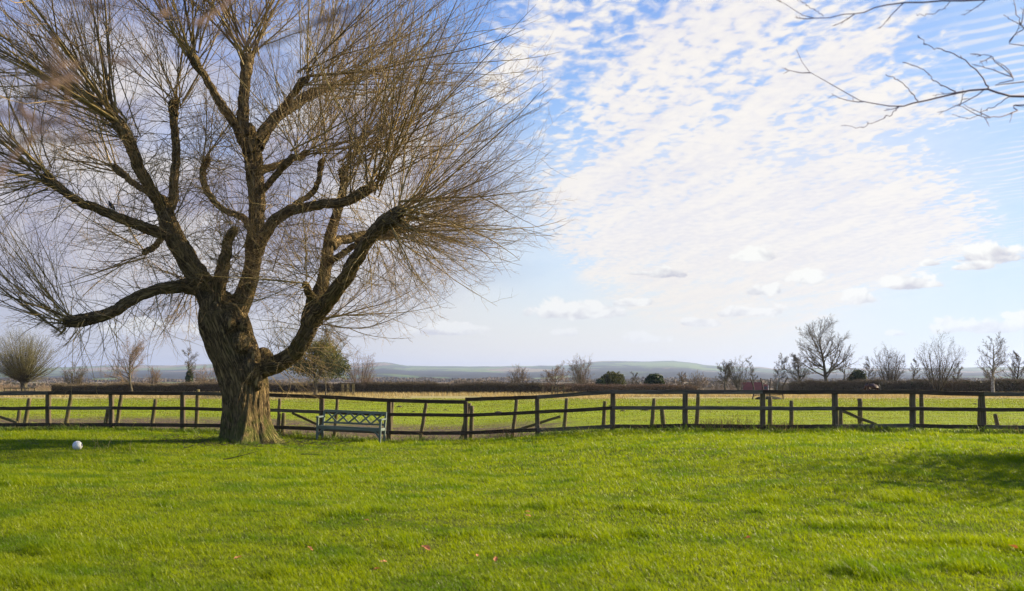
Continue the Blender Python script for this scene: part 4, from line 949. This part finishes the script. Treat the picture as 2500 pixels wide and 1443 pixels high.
# distant bare thickets: masses nobody could count
def thicket(name, label, x0, x1, Y, hpx, n, mat, prof_seed, depth=20, hmin=0.5):
    t = Tubes(); tpx = x0 + (x1 - x0) * rng.random(n); yy = Y + rng.random(n) * depth; xx = (tpx - CX) * yy / F
    hh = hpx * Y / F * (hmin + (1 - hmin) * vnoise(tpx / 26, tpx * 0, prof_seed) + 0.35 * (vnoise(tpx / 7, tpx * 0, prof_seed + 1) - .5))
    hh = np.maximum(hh, 0.5); b = np.stack([xx, yy, gz(xx, yy)], -1)
    d = rng.normal(0, .22, (n, 3)); d[:, 2] = 1
    Pt, Rd = grow(b, d, hh * (0.7 + .35 * rng.random(n)), np.full(n, 0.022 * Y / 150), 6, 0, .08, .3); t.add(Pt, Rd, 3)
    b2, d2, l2, r2 = spawn(Pt, Rd, 8, .15, .98, 20, 50, .25, .45, .6, .5)
    P2, R2 = grow(b2, d2, l2, np.maximum(r2, .010 * Y / 150), 4, .3, .12, .4); t.add(P2, R2, 3)
    tag(t.build(name, mat), label, 'thicket', kind='stuff')
thicket('thicket', 'reddish brown bare thicket beyond the paddock at the far left', -200, 560, 120, 24, 2200, M_brown, 1, 25)
thicket('thicket', 'long brown line of bare trees above the hedge right of the willow', 640, 1330, 210, 38, 3000, M_brown, 2, 60, .45)
thicket('thicket', 'low brown scrub behind the middle of the fence around the evergreen bushes', 1200, 1795, 170, 30, 2800, M_brown, 3, 40, .4)
thicket('thicket', 'tangled grey-brown scrub behind the tall oak and the pony', 1890, 2250, 135, 30, 2400, M_fartwig, 4, 30, .4)
thicket('thicket', 'thin bare scrub rising above the dark right hedge', 2150, 2720, 130, 30, 1400, M_fartwig, 5, 30, .35)
def far_wood(name, label, x0, x1, Y, h, n, seed, mat):
    px = x0 + (x1 - x0) * rng.random(n); yy = Y * (1 + .25 * rng.random(n)); xx = (px - CX) * yy / F
    hh = h * (0.35 + .9 * vnoise(px / 40, yy / 300, seed)); p = np.stack([xx, yy, gz(xx, yy) + hh * rng.random(n)], -1)
    a_ = nrm(rng.normal(size=(n, 3))); b2 = nrm(np.cross(a_, rng.normal(size=(n, 3)))); s = (Y / 950) * (0.5 + rng.random(n))[:, None]
    V = np.stack([p - a_ * s, p + b2 * s, p + a_ * s, p - b2 * s], 1)
    tag(link(name, raw_mesh(name, V.reshape(-1, 3), np.arange(n * 4).reshape(n, 4), 4, {'var': ('FLOAT', np.repeat(rng.random(n), 4))}), mat), label, 'woodland', kind='stuff')
M_fw = leaf_mat('far_woodland', (0.09, 0.068, 0.048), (0.17, 0.125, 0.085), 0.1, 0.9)
far_wood('woodland', 'dim brown far-off woodland on the plain below the hills', -900, 3400, 480, 3.4, 60000, 1, M_fw)
far_wood('woodland', 'purplish belt of distant woods at the foot of the hills', -900, 3400, 1300, 6, 60000, 2, M_fw)

# ------------------------------------------------------------------ tree guards, feeder, lorry
def guard(x0, x1, yt, Y, label, n=5, depth=1.2):
    a, b = (x0 - CX) * Y / F, (x1 - CX) * Y / F; zt = EYE + (HOR - yt) * Y / F
    o = empty('tree_guard', ((a + b) / 2, Y, 0)); tag(o, label, 'tree guard')
    for yy in (Y - depth / 2, Y + depth / 2):
        for k in range(n):
            x = a + (b - a) * k / (n - 1); z = float(gz(x, yy)); Timber().beam((x, yy, z - .1), (x, yy, zt), .09, .09, 2, .003).build('post', M_stake, o)
        for zf in (0.97, 0.55):
            z = float(gz(a, yy)); Timber().beam((a - .1, yy - .06, z + (zt - z) * zf), (b + .1, yy - .06, z + (zt - z) * zf), .04, .09, 3, .003).build('rail', M_post, o)
guard(19, 77, 947, 93, 'low wooden rail guard round the squat willow at the far left')
guard(1348, 1376, 941, 91, 'small square wooden guard round the low spreading tree', 3, 1.0)
guard(836, 862, 935, 92, 'pair of pale weathered guard posts at the foot of the arching shrub', 3, 0.8)
M_iron = simple('rusty_iron', (0.03, 0.022, 0.02), (0.09, 0.06, 0.045), 12, 0.7, 0.1)
def feeder():
    Y = 75.0; cx = (1873 - CX) * Y / F; o = empty('hay_feeder', (cx, Y, 0)); tag(o, 'rusty iron hay feeder with curved splayed uprights standing in the paddock', 'hay feeder')
    pts = [(-1.12, -.5, -.5, 0), (-.18, .55, -.25, 0), (.35, .6, .2, 0), (1.05, -.5, .5, 0)]
    for (dx, dy, sp, _) in pts:
        z = float(gz(cx + dx, Y + dy))
        c = catmull([(cx + dx - (.12 if dx < 0 else -.02), Y + dy, z), (cx + dx, Y + dy, z + .55), (cx + dx + sp * .06, Y + dy, z + .95), (cx + dx + sp * .35, Y + dy * 1.1, z + 1.35), (cx + dx + sp * .62, Y + dy * 1.15, z + 1.62)], 16)
        Tubes().add(c, np.full(16, .045), 8).build('upright', M_iron, o)
    ring = [(-1.12, -.5), (-.18, .55), (.35, .6), (1.05, -.5), (-1.12, -.5)]
    for zf in (.35, .62):
        c = np.array([(cx + a, Y + b, float(gz(cx + a, Y + b)) + zf) for a, b in ring]); Tubes().add(c, np.full(5, .035), 6).build('rail', M_iron, o)
    n, k = 26, 12; hgt = Tubes()                      # old hay heap on the ground is its own thing
    ph = np.linspace(0.02, math.pi / 2 + .1, k)
    v = np.array([[cx + 0.05, Y - .2, float(gz(cx, Y)) - .05 + .33 * math.cos(a)] for a in ph])
    hgt.add(v, np.sin(ph) * .95, n, disp=lambda rr, th, ln: rr * (1 + .25 * (vnoise(np.cos(th) * 2 + 4, np.sin(th) * 2 + 4, 5) - .5)[None, None] + .12 * rng.random(rr.shape)))
    tag(hgt.build('dung_heap', simple('dark_muck', (.02, .018, .01), (.06, .05, .025), 6, .95, .8)), 'dark mound of muck on the grass under the hay feeder', 'mound')
feeder()
def boxm(name, x0, x1, y0, y1, z0, z1, mat, parent, bev=0.04):
    import bmesh
    bm = bmesh.new(); bmesh.ops.create_cube(bm, size=1)
    for v in bm.verts: v.co = ((x0 + x1) / 2 + v.co.x * (x1 - x0), (y0 + y1) / 2 + v.co.y * (y1 - y0), (z0 + z1) / 2 + v.co.z * (z1 - z0))
    bmesh.ops.bevel(bm, geom=bm.edges[:], offset=bev, segments=2, affect='EDGES')
    me = bpy.data.meshes.new(name); bm.to_mesh(me); bm.free()
    o = bpy.data.objects.new(name, me); COL.objects.link(o); me.materials.append(mat); o.parent = parent; return o
def lorry():
    Y = 230.0; cx = (1842 - CX) * Y / F; z = float(gz(cx, Y)); o = empty('lorry', (cx, Y, z)); tag(o, 'red lorry with a white-fronted cab half hidden behind bare trees', 'lorry')
    red = simple('red_paint', (0.16, 0.018, 0.018), (0.22, 0.03, 0.03), 2, .4, 0, spec=.5); glass = simple('dark_glass', (.03, .04, .05), (.05, .06, .07), 2, .1, 0, spec=.6)
    wht = simple('white_paint', (.7, .7, .68), (.8, .8, .78), 2, .4, 0); rub = simple('tyre_rubber', (.015, .015, .015), (.03, .03, .03), 9, .8, 0)
    boxm('cargo_box', -2.9, 1.45, -1.1, 1.1, .95, 3.45, red, o, .05); boxm('chassis', -2.8, 2.9, -.9, .9, .6, .95, rub, o)
    cab = boxm('cab', 1.55, 2.9, -1.05, 1.05, .7, 2.95, red, o, .16)
    boxm('cab_front', 2.905, 3.02, -1.0, 1.0, .75, 2.7, wht, cab, .05); boxm('window', 1.95, 2.6, -1.075, -1.052, 1.8, 2.5, glass, cab, .005); boxm('windscreen', 3.022, 3.04, -.85, .85, 1.8, 2.55, glass, cab, .005)
    for x in (-1.9, 2.2):
        for s in (-1, 1):
            c = np.array([(x, s * .80, .5), (x, s * .82, .5), (x, s * 1.05, .5), (x, s * 1.07, .5)]); w = Tubes().add(c, np.array([.02, .5, .5, .02]), 24).build('wheel', rub); w.parent = o; w.location = (0, 0, 0)
lorry()

# ------------------------------------------------------------------ weeds, dead stalks, brambles at the fence foot
def fence_foot():
    n = 26000; x = rng.uniform(-17, 17, n); y = fence_y(x) + rng.normal(-0.1, 0.33, n); k = rng.random(n) < (0.25 + 0.75 * vnoise(x * 0.9, y * 1.5, 31)) * np.where((x > -6.8) & (x < 0.8) & (y > fence_y(x) - .3), .12, 1); x, y = x[k], y[k]
    h = (0.08 + 0.18 * rng.random(len(x)) ** 2) * (0.6 + 0.8 * vnoise(x * 1.1, y * 2, 32))
    tag(blades('weeds', x, y, h, 0.012 + 0.012 * rng.random(len(x)), 1.3, M_weed, leanv=(-0.1, -0.1), spread=.6), 'rank green weeds and long grass along the foot of the fence', 'weeds', kind='stuff')
    n = 520; x = rng.uniform(-16, 16, n); y = fence_y(x) + rng.normal(-.15, .35, n); k = vnoise(x * .6, x * 0, 41) > .45; x, y = x[k], y[k]
    q = P(225 + 0, 1100, 22.5); x = np.concatenate([x, q[0] + rng.random(26) * 1.6 - .2]); y = np.concatenate([y, 22.3 + rng.random(26) * .9])
    h = .15 + .38 * rng.random(len(x)) ** 2
    tag(blades('dead_stalks', x, y, h, 0.007 + 0 * x, 1.2, M_straw, leanv=(-.2, 0), spread=.7, seg=3), 'scattered pale dead grass stalks sticking up along the fence', 'dry stalks', kind='stuff')
    for (xa, lab, m_, n, h_) in ((1735, 'reddish dry dock stems in front of the bottom rail between two posts', 0, 120, .32), (1795, 'smaller patch of reddish dry stems right of the taller dock stems', 0, 80, .36), (2110, 'low brown bramble tangle under the diagonal brace', 1, 420, .22), (1220, 'thin dry stems and brown litter where the fence bends', 0, 100, .28), (1910, 'sparse reddish stems at the foot of the short stake', 0, 130, .25), (2480, 'brown dead growth at the right end of the fence', 1, 200, .35), (700, 'dead grass and twigs between the willow trunk and the bench', 1, 240, .16)):
        Y = fdist(xa); c = P(xa, 0, Y)[0]; b = np.stack([c + rng.normal(0, .42 if m_ else .28, n), Y - .05 + rng.normal(0, .18, n), np.zeros(n)], -1); b[:, 2] = gz(b[:, 0], b[:, 1])
        d = rng.normal(0, .8 if m_ else .25, (n, 3)); d[:, 2] = .6 if m_ else 1
        Pt, Rd = grow(b, d, h_ * (.4 + .9 * rng.random(n)), np.full(n, .004), 7, 0, .2, .4, .8 if m_ else 0)
        t = Tubes().add(Pt, Rd, 3); b2, d2, l2, r2 = spawn(Pt, Rd, 3, .4, 1, 20, 60, .15, .35, .7); P2, R2 = grow(b2, d2, l2, np.maximum(r2, .003), 4, .2, .2, .5); t.add(P2, R2, 3)
        tag(t.build('brambles' if m_ else 'dry_stems', M_red), lab, 'brambles' if m_ else 'dry stems', kind='stuff')
M_red = twig_mat('dead_stems', (0.10, 0.05, 0.03), (0.30, 0.17, 0.09), .8)
fence_foot()

def trunk_foot():
    n = 5200; a = rng.random(n) * 2 * math.pi; r = .62 + .55 * rng.random(n) ** 1.5; x = willow_base[0] + r * np.cos(a); y = TD + r * np.sin(a)
    k = vnoise(a * 2.2, a * 0, 71) > .35; x, y = x[k], y[k]
    tag(blades('long_grass', x, y, .07 + .13 * rng.random(len(x)) ** 2, .009 + 0 * x, 1.2, M_weed, leanv=(-.1, -.1), spread=.6), 'longer uncut grass tufts round the foot of the willow trunk', 'grass', kind='stuff')
    n = 700; a = rng.random(n) * 2 * math.pi; r = .6 + 2.2 * rng.random(n) ** 1.6; x = willow_base[0] + r * np.cos(a); y = TD + r * np.sin(a) * .8
    d = rng.normal(0, 1, (n, 3)); d[:, 2] = np.abs(d[:, 2]) * .25 + .05
    Pt, Rd = grow(np.stack([x, y, gz(x, y) + .03], -1), d, .08 + .3 * rng.random(n), np.full(n, .005), 5, 0, .2, .4)
    tag(Tubes().add(Pt, Rd, 4).build('twig_litter', M_farbark), 'scatter of small dropped twigs in the grass round the willow trunk', 'twig litter', kind='stuff')
trunk_foot()
# fallen leaves, sticks, molehills
for k, (x, y, L_, lab) in enumerate([(545, 1112, .75, 'crooked dead stick on the grass in front of the willow trunk'), (735, 1092, .4, 'short dead stick beside the left leg of the bench'), (330, 1118, .5, 'dead stick lying in the grass left of the willow shadow'), (450, 1086, .35, 'small dead twig in the trunk shadow')]):
    Y = EYE * F / (y - HOR); X = (x - CX) * Y / F; z = float(gz(X, Y)) + .05
    a = rng.random() * .9 - .3; Pt, Rd = grow(np.array([[X, Y, z]]), np.array([[math.cos(a), math.sin(a), .06]]), np.array([L_]), np.array([.011]), 9, -.05, .13, .35)
    t = Tubes().add(Pt, Rd, 6); b1, d1, l1, r1 = spawn(Pt, Rd, 4, .3, .9, 25, 60, .2, .4, .6); P1, R1 = grow(b1, d1, l1, r1, 5, 0, .15, .4); t.add(P1, R1, 5)
    tag(t.build('fallen_stick', M_farbark), lab, 'stick', 'dead sticks lying on the lawn')
M_leaf = leaf_mat('fallen_leaf', (0.45, 0.17, 0.07), (0.62, 0.28, 0.13), .25, .6, tcol=(1.1, .9, .6))
def leaf_me(s, seed):
    r = np.random.default_rng(seed); n = 14; a = np.arange(n) * 2 * math.pi / n; rr = s * (0.55 + .45 * np.abs(np.cos(a)) + .12 * r.normal(size=n))
    v = [(0, 0, s * .12)] + [(rr[i] * math.cos(a[i]), rr[i] * .7 * math.sin(a[i]), s * (.35 * math.sin(a[i]) ** 2 + .15 * r.random())) for i in range(n)]
    f = [(0, 1 + i, 1 + (i + 1) % n) for i in range(n)]; me = bpy.data.meshes.new('fallen_leaf'); me.from_pydata(v, [], f)
    at = me.attributes.new('var', 'FLOAT', 'POINT'); at.data.foreach_set('value', np.full(n + 1, r.random(), dtype=np.float32)); me.update(); return me
for k, (x, y, s, lab) in enumerate([(580, 1365, .045, 'orange-brown fallen leaf low on the left of the lawn'), (1040, 1342, .05, 'largest pale orange fallen leaf near the bottom middle of the lawn'), (1210, 1371, .035, 'small orange leaf just right of and below the largest pale one'), (1825, 1322, .045, 'dark red-brown fallen leaf on the lawn right of centre'),
                                  (2473, 1348, .05, 'reddish fallen leaf at the right edge of the lawn'), (937, 1375, .03, None), (757, 1341, .03, None), (895, 1275, .03, None), (1165, 1361, .03, None), (1290, 1265, .03, None), (920, 1393, .03, None), (1288, 1255, .03, None)]):
    Y = EYE * F / (y - HOR); X = (x - CX) * Y / F
    o = link('fallen_leaf', leaf_me(s, k), M_leaf); o.location = (X, Y, float(gz(X, Y)) + .052); o.rotation_euler = (rng.normal(0, .3), rng.normal(0, .3), rng.random() * 6)
    tag(o, lab or 'tiny brown dead leaf fleck half sunk in the lawn grass', 'leaf', 'dead leaves lying on the lawn')
M_soil = simple('molehill_soil', (.02, .015, .01), (.07, .05, .03), 14, .95, .8)
for k, (x, y, s) in enumerate([(1217, 1003, .22), (1575, 1010, .18), (1520, 1011, .13), (1518, 1003, .1), (1421, 1009, .12), (975, 992, .16), (1088, 996, .12), (1010, 1000, .1), (1398, 990, .1), (2380, 988, .14), (1755, 984, .1), (1490, 995, .1)]):
    Y = EYE * F / (y - HOR); X = (x - CX) * Y / F; z = float(gz(X, Y)); ph = np.linspace(.02, math.pi / 2 + .1, 9)
    v = np.array([[0, 0, s * .55 * math.cos(a)] for a in ph]); t = Tubes().add(v, np.sin(ph) * s, 14, disp=lambda rr, th, ln: rr * (.85 + .3 * rng.random(rr.shape)))
    o = t.build('molehill', M_soil); o.location = (X, Y, z - .01)
    tag(o, 'largest dark molehill in the paddock behind the bend of the fence' if k == 0 else 'small dark molehill on the grazed paddock grass', 'molehill', 'molehills in the paddock')

# ------------------------------------------------------------------ overhanging branches of two nearer trees that stand outside the view
def near_tree(name, label, trunk_pts, limbs, mat, dens, tw_len, Yl):
    o = empty(name, tuple(trunk_pts[0][:3])); tag(o, label, 'tree')
    c = catmull([p for p in trunk_pts], 60); Tubes().add(c[:, :3], c[:, 3], 24, disp=ridged(.012, 3, 5)).build('trunk', M_bark, o)
    t, q = Tubes(), Tubes()
    for L in limbs:
        c = catmull(L, 22); c[1:-1, :3] += rng.normal(0, .004, (20, 3)); t.add(c[:, :3], c[:, 3], 8)
        if dens:
            b1, d1, l1, r1 = spawn(c[None, :, :3], c[None, :, 3], dens, .2, .98, 22, 60, tw_len * .4, tw_len, .6, .5)
            P1, R1 = grow(b1, d1, l1, np.maximum(r1, .0035), 7, .15, .12, .4); q.add(P1, R1, 5)
            b2, d2, l2, r2 = spawn(P1, R1, 3, .3, .95, 25, 60, .12, .3, .7, .3); P2, R2 = grow(b2, d2, l2, np.maximum(r2, .0022), 4, .1, .1, .5); q.add(P2, R2, 4)
    t.build('branches', mat, o); q.build('crown', mat, o)
    return o
def PR(x, y, Y, r): return (*P(x, y, Y), r * 0.55 * Y / F)
Yr = 6.6
near_tree('beech_tree', 'bare smooth-barked tree whose thin branches reach across the top right sky',
  [(9.1, 5.4, -.1, .2), (9.0, 5.4, 1.5, .17), (9.1, 5.5, 3.0, .15), (8.9, 5.4, 4.6, .11), (9.0, 5.5, 6.0, .05)],
  [[(9.0, 5.5, 2.8, .06), (5.9, 5.9, 3.2, .03), PR(2560, 236, Yr, 6.5), PR(2460, 234, Yr, 5), PR(2412, 218, Yr, 4.5), PR(2330, 228, Yr, 3.8), PR(2240, 248, Yr, 3.2), PR(2200, 258, Yr, 2.6), PR(2125, 254, Yr, 2), PR(2080, 232, Yr, 1.8), PR(2010, 196, Yr, 1.5), PR(1970, 172, Yr, 1.2), PR(1944, 120, Yr, .9)],
   [PR(2200, 258, Yr, 2), PR(2175, 280, Yr, 1.6), PR(2140, 296, Yr, 1.3), PR(2100, 312, Yr, 1.1), PR(2052, 307, Yr, .8)],
   [PR(2412, 218, Yr, 4), PR(2400, 190, Yr, 3), PR(2350, 144, Yr, 2.4), PR(2300, 122, Yr, 2), PR(2268, 112, Yr, 1.6), PR(2240, 86, Yr, 1.6)],
   [PR(2336, 228, Yr, 3), PR(2285, 200, Yr, 2), PR(2255, 172, Yr, 1.7), PR(2204, 152, Yr, 1.8)],
   [PR(2242, 250, Yr, 2.6), PR(2218, 218, Yr, 1.8), PR(2190, 194, Yr, 1.6), PR(2163, 182, Yr, 1.4)],
   [(9.0, 5.5, 3.0, .04), (5.9, 6.1, 3.3, .02), PR(2560, 250, Yr + .4, 3.5), PR(2485, 270, Yr + .4, 2.6), PR(2440, 284, Yr + .3, 2.2), PR(2400, 284, Yr + .2, 1.8), PR(2350, 262, Yr + .2, 1.4), PR(2325, 256, Yr, 1.1)],
   [PR(2465, 236, Yr, 2), PR(2430, 258, Yr, 1.6), PR(2400, 272, Yr, 1.4), PR(2370, 288, Yr, 1.2), PR(2324, 280, Yr, .9)],
   [(9.0, 5.5, 3.2, .04), (5.8, 5.7, 3.5, .02), PR(2520, 200, Yr - .5, 2.6), PR(2480, 190, Yr - .5, 2.4), PR(2440, 158, Yr - .5, 2), PR(2408, 134, Yr - .5, 1.5), PR(2384, 138, Yr - .5, 1.1)],
   [(8.9, 5.4, 3.6, .05), (5.8, 5.6, 4.1, .025), PR(2560, -30, Yr - .6, 5), PR(2420, -2, Yr - .6, 4.2), PR(2320, 4, Yr - .6, 4), PR(2230, 6, Yr - .6, 3.4), PR(2150, 14, Yr - .6, 2.8), PR(2100, 32, Yr - .6, 2.2), PR(2050, 38, Yr - .6, 1.9), PR(1985, 42, Yr - .6, 1.6), PR(1940, 22, Yr - .6, 1.3), PR(1890, -4, Yr - .6, 1)],
   [PR(2010, 40, Yr - .6, 1.5), PR(1985, 22, Yr - .6, 1.2), PR(1950, 0, Yr - .6, 1.0), PR(1920, -12, Yr - .6, .8)],
   [PR(2320, 4, Yr - .6, 1.6), PR(2300, 22, Yr - .6, 1.4), PR(2262, 38, Yr - .6, 1.2), PR(2238, 34, Yr - .6, .9)],
   [(8.9, 5.4, 3.5, .04), (5.6, 5.8, 3.8, .02), PR(2540, 110, Yr, 2.4), PR(2500, 66, Yr, 2), PR(2480, 30, Yr, 1.4)],
   [PR(2520, 80, Yr, 2), PR(2490, 62, Yr, 1.6), PR(2450, 36, Yr, 1.2)],
  ],
  M_near, 5, .055, Yr)
for (x_, y_, h_, n_, lab_) in ((14.3, 19.3, 5.3, 7000, 'loose broad-leaved bush out of view, added to shade the lawn, farthest of three'), (15.3, 17.4, 5.8, 7500, 'loose broad-leaved bush out of view, added to shade the lawn, middle of three'), (13.2, 15.2, 3.9, 4600, 'low broad-leaved bush out of view, added to shade the lawn, nearest of three')):  # out-of-view bushes, added to cast the shadow patch on the lawn's right
    o_ = empty('shadow_bush', (x_, y_, float(gz(x_, y_)))); tag(o_, lab_, 'bush', 'unseen bushes added to shade the right of the lawn')
    leaves('foliage', (x_, y_, h_ * .56), (2.7, 2.7, h_ * .62), n_, .06, M_ever, o_, .05, .6, 0.9)
    Pt_, Rd_ = grow(np.array([[x_, y_, 0.0]]).repeat(9, 0), rng.normal(0, .35, (9, 3)) + [0, 0, 1.2], np.full(9, h_ * .8), np.full(9, .04), 7, .1, .08, .2); Tubes().add(Pt_, Rd_, 6).build('stems', M_farbark, o_)
def PL(x, y, Y, r): return (*P(x, y, Y * .58), r * .38 * Y / F)
near_tree('ash_tree', 'reddish twigs of a very near tree hanging blurred in the upper left sky',
  [(-2.6, .9, -.1, .16), (-2.5, .9, 1.4, .14), (-2.4, 1.0, 2.6, .11), (-2.3, 1.0, 4.0, .08), (-2.2, 1.1, 5.5, .03)],
  [[(-2.4, 1.0, 2.0, .02), PL(-60, 330, 2.4, 9), PL(40, 262, 2.4, 8), PL(130, 215, 2.4, 6), PL(200, 195, 2.5, 4)],
   [(-2.4, 1.0, 2.2, .02), PL(-80, 255, 2.6, 7), PL(60, 215, 2.6, 6), PL(150, 170, 2.6, 5), PL(215, 150, 2.7, 3)],
   [(-2.35, 1.0, 3.0, .02), (-1.2, 1.3, 2.5, .01), PL(300, -60, 2.5, 7), PL(390, 35, 2.5, 7), PL(480, 60, 2.5, 8), PL(560, 90, 2.5, 7), PL(620, 112, 2.5, 8), PL(720, 80, 2.5, 6), PL(830, 50, 2.5, 4), PL(940, 40, 2.5, 3)],
   [(-2.35, 1.0, 2.9, .02), (-1.1, 1.2, 2.4, .008), PL(230, -60, 2.3, 6), PL(240, 15, 2.3, 5), PL(180, 60, 2.3, 4), PL(120, 110, 2.3, 3)]],
  M_nearL, 3, .12, 2.5)
# ------------------------------------------------------------------ air
def haze():
    m = bpy.data.materials.new('haze'); m.use_nodes = True; nt = m.node_tree; nt.nodes.clear(); out = nt.nodes.new('ShaderNodeOutputMaterial')
    v = nt.nodes.new('ShaderNodeVolumePrincipled'); v.inputs['Color'].default_value = (.58, .70, 1.0, 1); v.inputs['Density'].default_value = 0.000115; v.inputs['Anisotropy'].default_value = 0.3
    nt.links.new(v.outputs[0], out.inputs['Volume'])
    o = boxm('haze', -12500, 12500, -120, 14500, -6, 230, m, None, 1.0); o['kind'] = 'stuff'; o['label'] = 'pale blue air haze over the far fields and hills'; o['category'] = 'haze'
haze()
